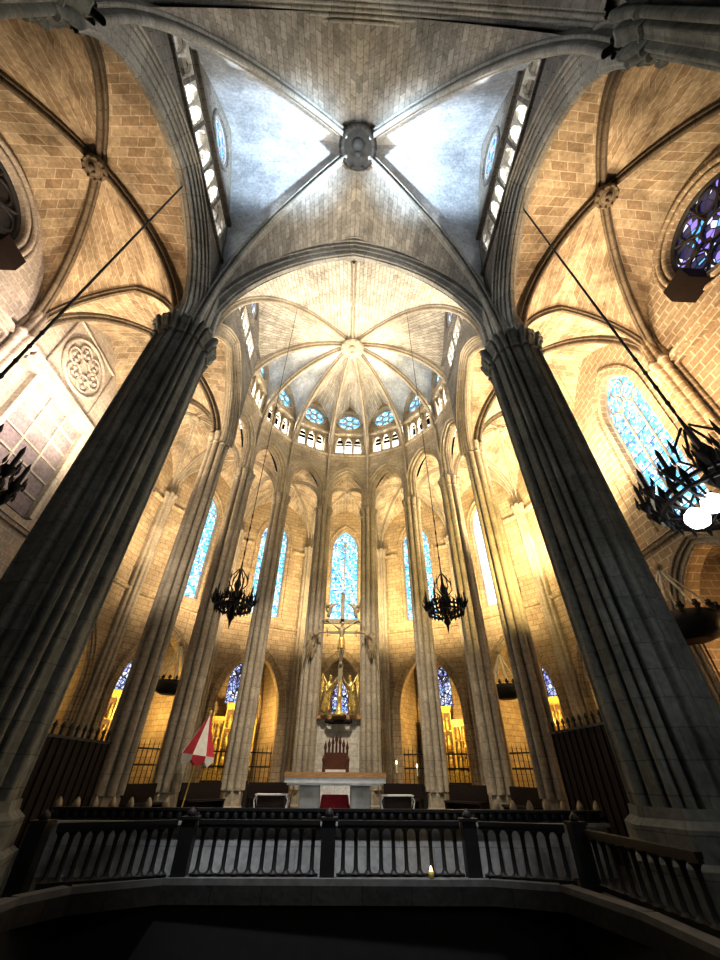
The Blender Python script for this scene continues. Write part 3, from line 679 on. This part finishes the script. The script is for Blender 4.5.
# ------------------------------------------------------------------ ambulatory outer wall, chapels
AMB = 12.9
wpos = ['far left', 'second from the left', 'left of centre, behind a slim pier', 'central', 'right of centre, behind the right chandelier', 'second from the right', 'far right']
for k in range(-3, 4):
    a = k*SEG; r0 = AMB*math.cos(SEG/2); ct = ring(k, r0); ex = Vector((math.cos(a), -math.sin(a), 0)); nz = Vector((math.sin(a), math.cos(a), 0)); hw = AMB*math.sin(SEG/2)
    def T(u, z, d, ct=ct, ex=ex, nz=nz): return ct+ex*u+nz*d+Vector((0, 0, z))
    root = sempty('wall_ambulatory', 'warm lit ambulatory wall with a tall window over a chapel arch, %s' % wpos[k+3], 'wall')
    ch = 1.9; wh = 1.08
    b = MB(); b.panel([(-hw, 0), (hw, 0), (hw, 20.2), (-hw, 20.2)], [opening(0, ch, .02, 4.6, 8.0), opening(0, wh, 10.2, 16.0, 17.8)], T, .55); obj('masonry', b, 'amb_wall', root)
    arch_frame(T, 0, ch, 0, 4.6, 8.0, 'amb_wall', root, .3, .42, nz)
    b = MB()
    b.sweep([T(-hw, 9.55, 0), T(hw, 9.55, 0)], (0, 0, 1), [(-.14, .02), (-.1, -.16), (.02, -.24), (.12, .02)], upsign=nz)
    for sg in (-1, 1): b.sweep([T(sg*hw, 15.3, 0), T(sg*(wh+.45), 15.3, 0)], (0, 0, 1), [(-.14, .02), (-.1, -.14), (.02, -.2), (.12, .02)], upsign=nz)
    obj('string_course', b, 'amb_wall', root)
    r = MB(); r.sweep([T(-wh-.22, 10.2, 0), T(-wh-.22, 13, 0)]+[T(u, z, 0) for u, z in arch2(0, wh+.22, 15.9, 18.1, 12)]+[T(wh+.22, 13, 0), T(wh+.22, 10.2, 0)], nz, [(-.08, .12), (-.1, 0), (.05, -.06), (.3, -.18)]); obj('window_moulding', r, 'amb_wall', root)
    shaft(ring(k-.5, AMB-.1), .36, 15.4, 'apse_pier', root)
    lancet('tall pale blue stained glass window of the ambulatory, %s' % wpos[k+3], lambda u, z, d, T=T: T(u, z, d+.3), 0, wh, 10.2, 16.0, 17.8, 'glass_hot' if k >= 2 else 'glass', 2, 'lead', .05)
    # radiating chapel
    cw = 2.45; dp = 4.2
    b = MB()
    def slab(pts): b.poly([T(*p) for p in pts], [(p[0]+p[2], p[1]) for p in pts])
    slab([(-cw, 0, .55), (-cw*.8, 0, dp), (-cw*.8, 9, dp), (-cw, 9, .55)]); slab([(cw, 0, .55), (cw*.8, 0, dp), (cw*.8, 9, dp), (cw, 9, .55)])
    slab([(-cw, 9, .55), (cw, 9, .55), (cw*.8, 9, dp), (-cw*.8, 9, dp)])
    z_a, z_s, z_p = (4.0, 6.0, 7.3) if k == 0 else (5.4, 6.8, 8.0)
    b.panel([(-cw*.8, 0), (cw*.8, 0), (cw*.8, 9), (-cw*.8, 9)], [opening(0, .62, z_a, z_s, z_p, 8)], lambda u, z, d, T=T: T(u, z, dp+d), .3)
    for sg in (-1, 1):
        b.tube([T(sg*cw*.75, 0, dp-.1), T(sg*cw*.75, 5.5, dp-.1), T(sg*cw*.4, 8, dp-1.0), T(0, 8.9, dp-2)], .14, 6)
    struct('wall_chapel', b, 'amb_wall', 'radiating chapel interior behind the ambulatory arch, %s' % wpos[k+3], 'wall')
    lancet('small stained glass chapel window, %s' % wpos[k+3], lambda u, z, d, T=T: T(u, z, dp+d+.1), 0, .62, z_a, z_s, z_p, 'glass_chapel', 2, 'darklead', .035)
    lamp('POINT', T(.5, 4.6, 1.7), {0: 60, -1: 230, 1: 230, -2: 200, 2: 230, -3: 70, 3: 150}[k], CREAM if k == 0 else GOLD, None, .15)
    # gilded altarpiece and iron gate
    if k != 0:
        rz = -a
        o = thing('altarpiece', 'gilded carved altarpiece in the chapel %s' % wpos[k+3], 'altarpiece', T(0, 0, dp-.75), rz, 'gilded chapel altarpieces')
        b = MB(); b.box((-1.5, -.35, 0), (1.5, .4, 1.3)); obj('altar_block', b, 'darkwood', o)
        b = MB(); b.box((-1.5, -.1, 1.3), (1.5, .3, 1.8)); obj('predella', b, 'gold', o)
        for x0, x1, zt in ((-1.5, -.55, 4.3), (-.52, .52, 5.1), (.55, 1.5, 4.3)):
            b = MB(); b.box((x0, .0, 1.8), (x1, .3, zt)); pn = obj('panel', b, 'gold_shade', o); b = MB()
            for fx in (x0, (x0+x1)/2-.03, x1-.06): b.box((fx, -.06, 1.8), (fx+.06, 0, zt))
            for fz in range(4): zz = 1.84+(zt-1.95)/3*fz; b.box((x0, -.06, zz-.04), (x1, 0, zz+.04))
            # relief figures in rows
            for i in range(3):
                for j in range(2):
                    px = x0+(x1-x0)*(.3+.4*j); pz = 1.95+(zt-2.1)/3*i
                    b.lathe([(.13, 0), (.15, .2), (.09, .5), (.05, .55), (.08, .62), (.08, .7), (.01, .76)], (px, -.03, pz), 8)
            obj('relief', b, 'gold', pn)
            b = MB(); b.box((x0-.04, -.14, zt), (x1+.04, .3, zt+.24)); b.box((x0, -.06, zt-.08), (x1, .3, zt)); obj('cornice', b, 'gold_paint', pn)
        for x in (-1.52, -.53, .53, 1.52):
            b = MB(); b.lathe([(.08, 1.8), (.06, 1.9), (.06, 4.2), (.1, 4.3)], (x, -.08, 0), 8); obj('column', b, 'gold_paint', o)
        g = thing('iron_gate', 'black iron chapel gate below the arch, %s' % wpos[k+3], 'gate', T(0, 0, .12), rz, 'chapel gates')
        b = MB()
        for i in range(15): x = -1.8+3.6*i/14; b.tube([(x, 0, 0), (x, 0, 2.75), (x, 0, 3.0)], [.025, .025, .003], 5)
        obj('bars', b, 'iron', g)
        b = MB()
        for z in (.1, 1.1, 1.9, 2.55): b.box((-1.85, -.03, z), (1.85, .03, z+.07))
        obj('rails', b, 'iron', g)
        b = MB(); b.box((-1.85, -.02, .15), (1.85, .02, 1.1)); obj('kick_panel', b, 'iron', g)

# black screens put where ironwork and shadow fill the foot of the choir bays
for s in (-1, 1):
    o = thing('choir_screen', 'tall black screen standing for ironwork and shadow between the huge %s pier and the slim pier behind it' % ('left' if s < 0 else 'right'), 'screen', (s*6.9, 12.0, 0), PI/2)
    b = MB(); b.box((-1.75, -.08, 0), (2.2, .08, 2.3 if s < 0 else 2.7)); obj('panelling', b, 'darkwood', o)
    b = MB()
    for i in range(12): x = -1.7+i*.345; b.box((x-.03, -.12, .1), (x+.03, .12, 2.3 if s < 0 else 2.7))
    obj('stiles', b, 'darkwood', o)
    b = MB(); z = 2.3 if s < 0 else 2.7
    for i in range(12): b.lathe([(.04, 0), (.03, .2), (.06, .26), (.01, .36)], (-1.7+i*.345, 0, z), 6)
    b.box((-1.75, -.12, z), (2.2, .12, z+.06)); obj('cresting', b, 'iron', o)
for k in (-3, -2, -1, 1, 2, 3):
    ct = ring(k, RA*math.cos(SEG/2)); o = thing('choir_stall', 'low dark wooden bench back between slim piers, %s' % wpos[k+3], 'bench', (ct.x, ct.y, 0), -k*SEG, 'benches between the apse piers')
    b = MB(); b.box((-.88, -.06, 0), (.88, .06, 1.35)); obj('back', b, 'darkwood', o)
    b = MB(); b.box((-.86, -.5, .8), (.86, -.06, .86)); b.box((-.86, -.45, .5), (-.79, -.06, .8)); b.box((.79, -.45, .5), (.86, -.06, .8)); obj('seat', b, 'darkwood', o)

# ------------------------------------------------------------------ throne wall, altar, throne, crucifix
T0 = ring(0, RA*math.cos(SEG/2))
mb = MB(); mb.box((-1.1, T0.y+.05, .5), (1.1, T0.y+.4, 3.75)); struct('wall_throne', mb, 'pale_ashlar', 'pale ashlar wall behind the throne between the two central piers', 'wall')
o = thing('wooden_shelf', 'brown wooden ledge on top of the pale wall behind the throne', 'shelf', (0, T0.y+.1, 3.75))
b = MB(); b.box((-1.1, -.25, 0), (1.1, .3, .16)); obj('board', b, 'wood', o)
b = MB(); b.tube([(-.6, -.3, -.08), (-.5, -.38, -.12), (.5, -.38, -.12), (.6, -.3, -.08)], .1, 8); obj('bracket', b, 'darkwood', o)
AY = 15.6
o = thing('altar', 'long stone altar table with pale slab on two rough blocks', 'altar', (0, AY, .5))
b = MB(); P = []
prof = [(-.55, .98), (-.62, 1.02), (-.62, 1.14), (.55, 1.14), (.55, .98)]
b.box((-1.58, -.5, .93), (1.58, .5, 1.06)); b.box((-1.5, -.45, .87), (1.5, .45, .93)); obj('slab', b, 'slab', o)
b = MB(); b.box((-1.6, -.52, 1.06), (1.6, .52, 1.2)); obj('table_top', b, 'wood', o)
for sx in (-1, 1):
    b = MB(); x0, x1 = sorted((sx*.48, sx*1.12)); b.box((x0, -.3, 0), (x1, .3, .87)); q = obj('support', b, 'altarstone', o)
    md = q.modifiers.new('b', 'BEVEL'); md.width = .05; md.segments = 2
o = thing('red_carpet', 'dark red cloth hanging down between the altar blocks', 'carpet', (0, AY+.45, .5))
b = MB(); P = []; UV = []
for i in range(9):
    z = .62*(1-i/8); wdt = .42+.12*i/8; P.append([Vector((-wdt+2*wdt*j/12, -.1-.25*i/8+.02*math.sin(j*2.2), z)) for j in range(13)]); UV.append([(j/12, z) for j in range(13)])
b.grid(P, UV); obj('cloth', b, 'red', o); b = MB(); b.box((-.42, -.1, .0), (.42, .2, .62)); obj('step_block', b, 'red', o)
TY = 20.2
o = thing('bishop_throne', 'dark carved wooden throne with spiked back behind the altar', 'throne', (-.05, TY, .5))
b = MB(); b.box((-.9, -.9, 0), (.9, .6, .45)); b.box((-.7, -.7, .45), (.7, .6, .85)); obj('dais', b, 'marble', o)
b = MB(); b.box((-.42, -.35, .85), (.42, .25, 1.3)); obj('seat', b, 'white', o, label='pale cloth covered seat')
b = MB(); b.box((-.5, .25, .85), (.5, .35, 1.9))
obj('backrest', b, 'throne_wood', o)
for i in range(7):
    x = -.48+i*.16; h = 2.35+.28*(1-abs(i-3)/3.); b = MB(); b.lathe([(.05, .9), (.045, h-.35), (.075, h-.3), (.06, h-.2), (.03, h-.12), (.005, h)], (x, .3, 0), 6); obj('pinnacle', b, 'throne_wood', o)
for sx in (-1, 1):
    b = MB(); b.box((sx*.5-.06, -.4, .85), (sx*.5+.06, .3, 1.55)); b.lathe([(.07, 1.55), (.09, 1.62), (.06, 1.7), (.01, 1.78)], (sx*.5, -.36, 0), 8); obj('armrest', b, 'throne_wood', o)

def skin_figure(name, joints, edges, m, parent, root_i=0, sub=2):
    me = bpy.data.meshes.new(name); me.from_pydata([j[:3] for j in joints], edges, []); me.materials.append(M[m])
    ob = bpy.data.objects.new(name, me); COL.objects.link(ob); ob.parent = parent
    md = ob.modifiers.new('skin', 'SKIN'); md.use_smooth_shade = True
    for i, v in enumerate(me.skin_vertices[0].data): v.radius = (joints[i][3], joints[i][3]*.85); v.use_root = (i == root_i)
    sd = ob.modifiers.new('sub', 'SUBSURF'); sd.levels = sub; sd.render_levels = sub
    return ob
CY = 21.4
o = thing('crucifix', 'tall bronze crucifix with a crucified figure and flanking angels before the central window', 'crucifix', (0, CY, 3.95))
b = MB(); b.box((-.11, -.05, 0), (.11, .09, 5.9)); b.box((-1.0, -.05, 4.27), (1.0, .09, 4.51))
for x in (-.98, .98): b.lathe([(.01, -.14), (.13, 0), (.01, .14)], (x, 0, 4.4), 8, False)
b.lathe([(.01, -.14), (.13, 0), (.01, .14)], (0, 0, 5.95), 8, False); obj('cross', b, 'bronze', o)
b = MB(); b.box((-.8, -.08, 3.75), (.8, .04, 3.85)); b.box((-.82, -.08, 3.6), (-.74, .04, 4.0)); b.box((.74, -.08, 3.6), (.82, .04, 4.0)); obj('lower_beam', b, 'bronze', o)
b = MB(); b.lathe([(.01, 0), (.34, 0), (.36, .1), (.15, .2), (.1, .7), (.16, .8), (.07, .9), (.07, 1.6)], (0, 0, -.1), 12); obj('base', b, 'gold', o)
J = [(0, -.14, 3.35, .12), (0, -.17, 3.62, .13), (0, -.16, 3.88, .15), (0, -.2, 4.06, .06), (.02, -.24, 4.2, .095), (.02, -.22, 4.33, .07),
     (-.2, -.14, 4.0, .07), (-.5, -.1, 4.2, .05), (-.8, -.08, 4.4, .04), (-.9, -.08, 4.44, .035), (.2, -.14, 4.0, .07), (.5, -.1, 4.2, .05), (.8, -.08, 4.4, .04), (.9, -.08, 4.44, .035),
     (-.09, -.14, 3.2, .1), (-.08, -.26, 2.75, .07), (-.04, -.12, 2.3, .05), (-.03, -.2, 2.15, .04), (.09, -.14, 3.2, .1), (.08, -.26, 2.75, .07), (.04, -.12, 2.3, .05), (.03, -.2, 2.15, .04)]
skin_figure('corpus', J, [(0, 1), (1, 2), (2, 3), (3, 4), (4, 5), (2, 6), (6, 7), (7, 8), (8, 9), (2, 10), (10, 11), (11, 12), (12, 13), (0, 14), (14, 15), (15, 16), (16, 17), (0, 18), (18, 19), (19, 20), (20, 21)], 'bronze', o)
b = MB(); b.lathe([(.13, 3.5), (.18, 3.35), (.19, 3.1), (.21, 2.95)], (0, -.15, 0), 10, False); obj('loincloth', b, 'gold', o)
for sx in (-1, 1):     # angels on the cross arms
    J = [(sx*.78, -.1, 4.55, .13), (sx*.72, -.1, 4.9, .12), (sx*.66, -.12, 5.2, .11), (sx*.6, -.12, 5.36, .08), (sx*.42, -.12, 5.3, .05), (sx*.18, -.12, 5.35, .04), (sx*.95, .0, 5.2, .06), (sx*.98, .05, 5.55, .05), (sx*.86, .08, 4.9, .07), (sx*.64, -.13, 5.28, .04)]
    skin_figure('angel', J, [(0, 1), (1, 2), (2, 9), (9, 3), (2, 4), (4, 5), (2, 6), (6, 7), (6, 8)], 'bronze', o)
    # gilded winged figures flanking the foot of the cross
    ix = -sx
    J = [(sx*.62, -.05, .75, .2), (sx*.68, -.02, .2, .26), (sx*.58, -.08, 1.15, .17), (sx*.52, -.12, 1.42, .06), (sx*.48, -.16, 1.58, .11), (sx*.47, -.17, 1.68, .08), (sx*.4, -.18, 1.2, .07), (sx*.24, -.25, 1.35, .05), (sx*.14, -.25, 1.55, .04), (sx*.7, -.15, 1.15, .07), (sx*.62, -.3, .9, .05), (sx*.7, 0, .02, .22)]
    skin_figure('kneeling_angel', J, [(0, 1), (1, 11), (0, 2), (2, 3), (3, 4), (4, 5), (2, 6), (6, 7), (7, 8), (2, 9), (9, 10)], 'gold', o)
    for i in range(5):
        b = MB(); t = i/4
        b.tube([(sx*.66, .05, 1.3), (sx*(.9-.1*t), .1, 1.75-.35*t), (sx*(1.0-.05*t), .12, 1.3-.75*t)], [.05, .08, .012], 6)
        obj('wing_feather', b, 'gold', o)
for sx in (-1, 1):
    p = ring(sx*.5, RA); ix = -sx
    o = thing('angel_statue', 'stone angel leaning out from the slim pier %s of the crucifix' % ('left' if sx < 0 else 'right'), 'statue', (p.x+ix*.12, p.y-.62, 6.75), 0, 'angels on the central piers')
    b = MB(); b.lathe([(.02, -.45), (.1, -.3), (.12, -.15), (.2, 0), (.2, .08)], (-ix*.1, .1, 0), 8); obj('corbel', b, 'statue', o)
    J = [(-ix*.02, 0, .5, .11), (-ix*.12, .05, .1, .15), (ix*.06, -.1, .8, .11), (ix*.16, -.16, 1.0, .045), (ix*.2, -.2, 1.12, .075), (ix*.22, -.21, 1.2, .055), (ix*.28, -.16, .86, .05), (ix*.48, -.22, .84, .04), (ix*.68, -.26, .92, .03), (-ix*.06, -.12, .84, .05), (ix*.05, -.32, .66, .04), (ix*.22, -.38, .7, .03), (-ix*.2, .08, -.02, .14)]
    skin_figure('figure', J, [(0, 1), (1, 12), (0, 2), (2, 3), (3, 4), (4, 5), (2, 6), (6, 7), (7, 8), (2, 9), (9, 10), (10, 11)], 'statue', o)
    b = MB()
    for i in range(6):
        t = i/5; b.tube([(-ix*.02, .08, .85), (-ix*(.22+.12*(1-t)), .1, .95-.3*t), (-ix*(.34+.16*(1-t)), .08, .45-.65*t)], [.035, .05, .01], 6)
    obj('wing', b, 'statue', o)
    b = MB()
    for i in range(4): b.tube([(-ix*(.0+.06*i), -.12, .45), (-ix*(.1+.09*i), -.1, .1), (-ix*(.12+.12*i), -.04, -.35-.05*i)], [.05, .05, .015], 6)
    obj('robe_fold', b, 'statue', o)
# small side tables and candlesticks
for sx in (-1, 1):
    o = thing('side_table', 'low table with pale curved legs and dark cloth %s of the altar' % ('left' if sx < 0 else 'right'), 'table', (sx*1.95, AY-.1, .5))
    b = MB(); b.box((-.5, -.3, .62), (.5, .3, .65)); obj('table_top', b, 'slab', o)
    for lx in (-1, 1):
        for ly in (-.25, .25):
            b = MB(); b.tube([(lx*.45, ly, .62), (lx*.52, ly, .5), (lx*.46, ly, .25), (lx*.48, ly, 0)], .022, 6); obj('leg', b, 'slab', o)
    b = MB(); b.box((-.42, -.26, .08), (.42, .28, .615)); obj('cloth', b, 'darkwood', o)
def candlestick(label, loc, h=1.5, n=1):
    o = thing('candlestick', label, 'candlestick', loc, 0, 'altar candlesticks')
    b = MB(); b.lathe([(.16, 0), (.14, .05), (.04, .1), (.03, h*.5), (.06, h*.52), (.03, h*.55), (.025, h-.05), (.09, h)], n=10); obj('stem', b, 'bronze', o)
    b = MB(); b.lathe([(.035, h), (.035, h+.35)], n=8); obj('candle', b, 'candle', o)
    b = MB(); b.lathe([(.01, h+.36), (.035, h+.41), (.005, h+.5)], n=8); obj('flame', b, 'flame', o)
    return o
q = ring(1, 9.4); candlestick('lit candlestick glowing in front of the right gilded chapel', (q.x-1.2, q.y-.6, 0), 1.7)
q = ring(1, 10.4); candlestick('lit candlestick at the gate of the right gilded chapel', (q.x-.4, q.y, 0), 1.6)
# red and white ceremonial parasol
o = thing('ceremonial_parasol', 'half closed red and white striped ceremonial parasol beside a slim pier', 'parasol', (-5.3, 17.3, 0))
o.rotation_euler = (0, R(6), 0)
b = MB(); b.tube([(0, 0, .5), (0, 0, 3.5)], .025, 8); b.lathe([(.01, 3.6), (.06, 3.54), (.05, 3.46), (.02, 3.42)], n=8); b.lathe([(.2, .45), (.2, .55), (.05, .6)], n=10); obj('pole', b, 'gold_paint', o)
for i in range(8):
    a0, a1 = 2*PI*i/8, 2*PI*(i+1)/8; P = []; UV = []
    for j in range(9):
        t = j/8; z = 3.42-1.25*t; r_ = .03+.58*t**1.05; row = []
        for q in range(5): a = a0+(a1-a0)*q/4; rr = r_*(1-.10*math.sin(PI*q/4)); row.append(Vector((rr*math.cos(a), rr*math.sin(a), z)))
        P.append(row); UV.append([(q, t) for q in range(5)])
    b = MB(); b.grid(P, UV); m_ = 'red' if i % 2 else 'white'; g = obj('gore', b, m_, o)
    P = [[v.copy() for v in P[-1]], [v+Vector((0, 0, -.32+.08*abs(q-2))) for q, v in enumerate(P[-1])]]
    b = MB(); b.grid(P, [[(q, 0) for q in range(5)], [(q, 1) for q in range(5)]]); obj('valance', b, 'white' if i % 2 else 'red', g)

# ------------------------------------------------------------------ chandeliers
BULBS = [(-1.05, -.1, -.5), (-.62, -.1, -.2)]
def chandelier(label, loc, rad, ztop, lit=False, arms=10, s=1.0, group='black iron chandeliers'):
    o = thing('chandelier', label, 'chandelier', loc, 0, group)
    b = MB(); h = ztop-loc[2]
    b.lathe([(.005, -.65*s), (.05*s, -.4*s), (.12*s, -.3*s), (.05*s, -.15*s), (.16*s, 0), (.1*s, .2*s), (.22*s, .4*s), (.06*s, .55*s), (.12*s, .75*s), (.05*s, .95*s), (.02, 1.6*s)], n=10); obj('stem', b, 'iron', o)
    b = MB(); z = 1.6*s; nl = int(min(h, 12)/.35)
    b.tube([(0, 0, z), (0, 0, h)], .016 if s <= 1 else .03, 6)
    for i in range(4): b.lathe([(.012, -.14), (.035*s, 0), (.012, .14)], (0, 0, z+.3+i*.5), 6, False)
    obj('chain', b, 'iron', o)
    b = MB()
    for zz, r_ in ((0, rad*.86), (.16*s, rad*.8)):
        q = [(r_*math.cos(2*PI*i/32), r_*math.sin(2*PI*i/32), zz) for i in range(33)]; b.tube(q, .035*s, 6, False)
    for i in range(24):
        a = 2*PI*i/24; b.lathe([(.01, -.12*s), (.03*s, -.05*s), (.03*s, .12*s), (.045*s, .18*s), (.005, .34*s)], (rad*.85*math.cos(a), rad*.85*math.sin(a), 0), 6, False)
    obj('ring', b, 'iron', o)
    b = MB()
    for i in range(5):          # openwork crown on the stem
        a = 2*PI*i/5; c, sn = math.cos(a), math.sin(a)
        b.tube([(.08*s*c, .08*s*sn, .5*s), (.3*s*c, .3*s*sn, .75*s), (.26*s*c, .26*s*sn, 1.0*s), (.05*s*c, .05*s*sn, 1.3*s)], .02*s, 5)
        b.lathe([(.01, 0), (.035*s, .1*s), (.005, .34*s)], (.28*s*c, .28*s*sn, .85*s), 5, False)
    obj('crown', b, 'iron', o)
    for i in range(arms):
        a = 2*PI*i/arms+.2; c, sn = math.cos(a), math.sin(a); b = MB()
        b.tube([(.1*s*c, .1*s*sn, .1*s), (rad*.4*c, rad*.4*sn, -.16*s), (rad*.8*c, rad*.8*sn, -.05*s), (rad*c, rad*sn, .22*s)], .022*s, 6)
        b.tube([(rad*.55*c, rad*.55*sn, -.1*s), (rad*.7*c, rad*.7*sn, .3*s), (rad*.5*c, rad*.5*sn, .42*s)], .016*s, 5)
        b.lathe([(.01, .1*s), (.06*s, .2*s), (.09*s, .27*s), (.03*s, .28*s)], (rad*c, rad*sn, 0), 8, False)
        for q in range(4):
            a2 = q*PI/2; b.lathe([(.004, 0), (.022*s, .06*s), (.004, .16*s)], (rad*c+.09*s*math.cos(a2), rad*sn+.12*s*math.sin(a2), .24*s), 5, False)
        am = obj('arm', b, 'iron', o)
        b = MB(); b.lathe([(.028*s, .27*s), (.028*s, .55*s), (.004, .64*s)], (rad*c, rad*sn, 0), 6); obj('candle', b, 'iron' if s < 1.5 else 'candle', am)
    if lit:
        for (x, y, z) in BULBS:
            b = MB(); b.lathe([(.01, -.17), (.12, -.12), (.17, 0), (.13, .1), (.04, .18)], (x, y, z), 12, False); bu = obj('lamp_bulb', b, 'bulb', o)
    return o
chandelier('small black iron chandelier hanging left of the altar in front of a slim pier', (-3.4, 12, 5.75), .64, 25.2)
chandelier('small black iron chandelier hanging right of the altar in front of a blue window', (3.36, 12, 5.75), .64, 25.2)
chandelier('big black chandelier with dazzling white lamps at the right edge', (6.6, 4.87, 5.33), 1.21, 19.3, True, 14, 1.3)
chandelier('big black chandelier mostly cut off by the left edge', (-6.57, 4.75, 5.2), 1.18, 19.3, False, 14, 1.3)
lamp('POINT', (6.5, 4.7, 4.75), 22, (.9, .95, 1), None, .15)
def corona(label, loc, rad, h, ztop):
    o = thing('hanging_lamp', label, 'lamp', loc, 0, 'hanging crown lamps')
    b = MB(); b.lathe([(rad*.5, -.5*rad), (rad*.9, -.35*rad), (rad, 0), (rad*.97, .3*rad), (rad*.9, .3*rad), (rad*.9, -.2*rad), (rad*.3, -.4*rad)], n=28, cap=True)
    for i in range(14):
        a = 2*PI*i/14; x, y = rad*math.cos(a), rad*math.sin(a); b.box((x-.05*rad, y-.05*rad, .25*rad), (x+.05*rad, y+.05*rad, .55*rad)); b.box((x-.11*rad, y-.04*rad, .36*rad), (x+.11*rad, y+.04*rad, .45*rad))
    obj('crown', b, 'iron', o)
    for i in range(7):
        a = 2*PI*i/7; b = MB(); b.tube([(rad*.95*math.cos(a), rad*.95*math.sin(a), .3*rad), (0, 0, h)], .034, 5); obj('cord', b, 'cord', o)
    b = MB(); b.lathe([(.01, -.12), (.14, 0), (.16, .12), (.05, .25), (.02, .4)], (0, 0, h), 10, False); b.tube([(0, 0, h+.3), (0, 0, ztop-loc[2])], .012, 5); obj('knob', b, 'bronze', o)
corona('black crown lamp on pale cords at the right edge behind the huge right pier', (11.15, 12, 5.5), .95, 1.95, 20)
corona('black crown lamp on pale cords between the two slim piers on the right', (8.3, 21, 5.0), .74, 1.75, 19.8)
corona('black crown lamp on pale cords between the slim piers on the left', (-8.25, 21, 4.95), .7, 1.9, 19.8)

# ------------------------------------------------------------------ railings in the foreground
def railing(label, A, B, z0, z1, n, group='iron railings round the crypt stair'):
    A = Vector((*A, z0)); B = Vector((*B, z0)); d = B-A; L = d.length
    o = thing('iron_railing', label, 'railing', A, math.atan2(d.y, d.x), group); h = z1-z0
    b = MB(); b.box((0, -.06, h-.07), (L, .06, h)); b.box((0, -.04, h-.12), (L, .04, h-.07)); obj('top_rail', b, 'iron', o)
    b = MB(); b.box((0, -.05, 0), (L, .05, .08)); obj('bottom_rail', b, 'iron', o)
    proto = None
    for i in range(n):
        x = L*(i+.5)/n
        if proto is None:
            b = MB(); b.lathe([(.1, .08), (.065, .10), (.042, .14), (.038, h*.5), (.042, h-.19), (.065, h-.15), (.1, h-.12)], n=8); proto = obj('baluster', b, 'iron', o); q = proto
        else:
            q = proto.copy(); COL.objects.link(q); q.parent = o
        q.location = (x, 0, 0)
    return o
FY = 10.48
def post(label, x, y, h, z0=0.0):
    o = thing('railing_post', label, 'post', (x, y, z0), 0, 'railing posts')
    b = MB(); b.box((-.14, -.12, 0), (.14, .12, h)); obj('shaft', b, 'iron', o)
    b = MB(); b.box((-.17, -.15, h), (.17, .15, h+.05)); b.lathe([(.08, h+.05), (.1, h+.1), (.05, h+.16), (.01, h+.2)], n=8); obj('cap', b, 'iron', o)
railing('black railing of rounded bars before the altar, left of the middle post', (-2.69, FY), (-.24, FY), .05, .9, 10)
railing('black railing of rounded bars before the altar, right of the middle post', (.12, FY), (2.63, FY), .05, .9, 10)
railing('black railing section slanting towards the viewer at far left', (-5.02, 9.62), (-3.1, 10.4), .05, .9, 11)
railing('black railing section slanting towards the viewer on the right', (3.02, 10.42), (4.58, 9.92), .05, .9, 7)
railing('black railing section nearest the huge right pier', (4.88, 9.62), (5.05, 7.0), .05, .85, 10)
post('thick black railing post in the middle before the altar', -.06, FY, .9)
post('black railing post left of centre', -2.88, FY, .9); post('black railing post right of centre', 2.82, FY, .9)
post('black railing post at the right bend', 4.8, 9.85, .9); post('black railing post at the left end', -5.25, 9.5, .9)
# parapet of small knobs on the presbytery wall
o = thing('stone_parapet', 'dark parapet row of small knobs along the presbytery edge behind the railing', 'parapet', (0, 11.05, .84))
b = MB(); b.box((-6, .03, 0), (6, .06, .2)); b.box((-6, -.06, .16), (6, .06, .21)); b.box((-6, -.07, 0), (6, .07, .03))
for i in range(60): b.lathe([(.05, .02), (.075, .06), (.075, .11), (.04, .17)], (-5.9+i*.2, 0, 0), 6)
obj('knob_row', b, 'iron', o)
for s in (-1, 1):
    o = thing('finial_rail', 'low rail with a row of pale knobs on the %s beside the presbytery' % ('left' if s < 0 else 'right'), 'rail', (s*5.0, 11.5, .5))
    b = MB(); b.box((-1.3, -.05, .35), (1.3, .05, .42)); obj('rail', b, 'iron', o)
    for i in range(7):
        b = MB(); b.lathe([(.03, 0), (.03, .42), (.07, .5), (.09, .56), (.06, .64), (.02, .7)], (-1.2+i*.4, 0, 0), 8); obj('finial', b, 'bronze', o)
o = thing('votive_lamp', 'tiny lit amber votive lamp on the floor at the foot of the railing', 'candle', (1.95, 10.33, .09))
b = MB(); b.lathe([(.03, 0), (.05, .02), (.055, .1), (.05, .1)], n=10); obj('glass_cup', b, 'gold_paint', o)
b = MB(); b.lathe([(.01, .05), (.03, .09), (.004, .17)], n=8); obj('flame', b, 'flame', o)
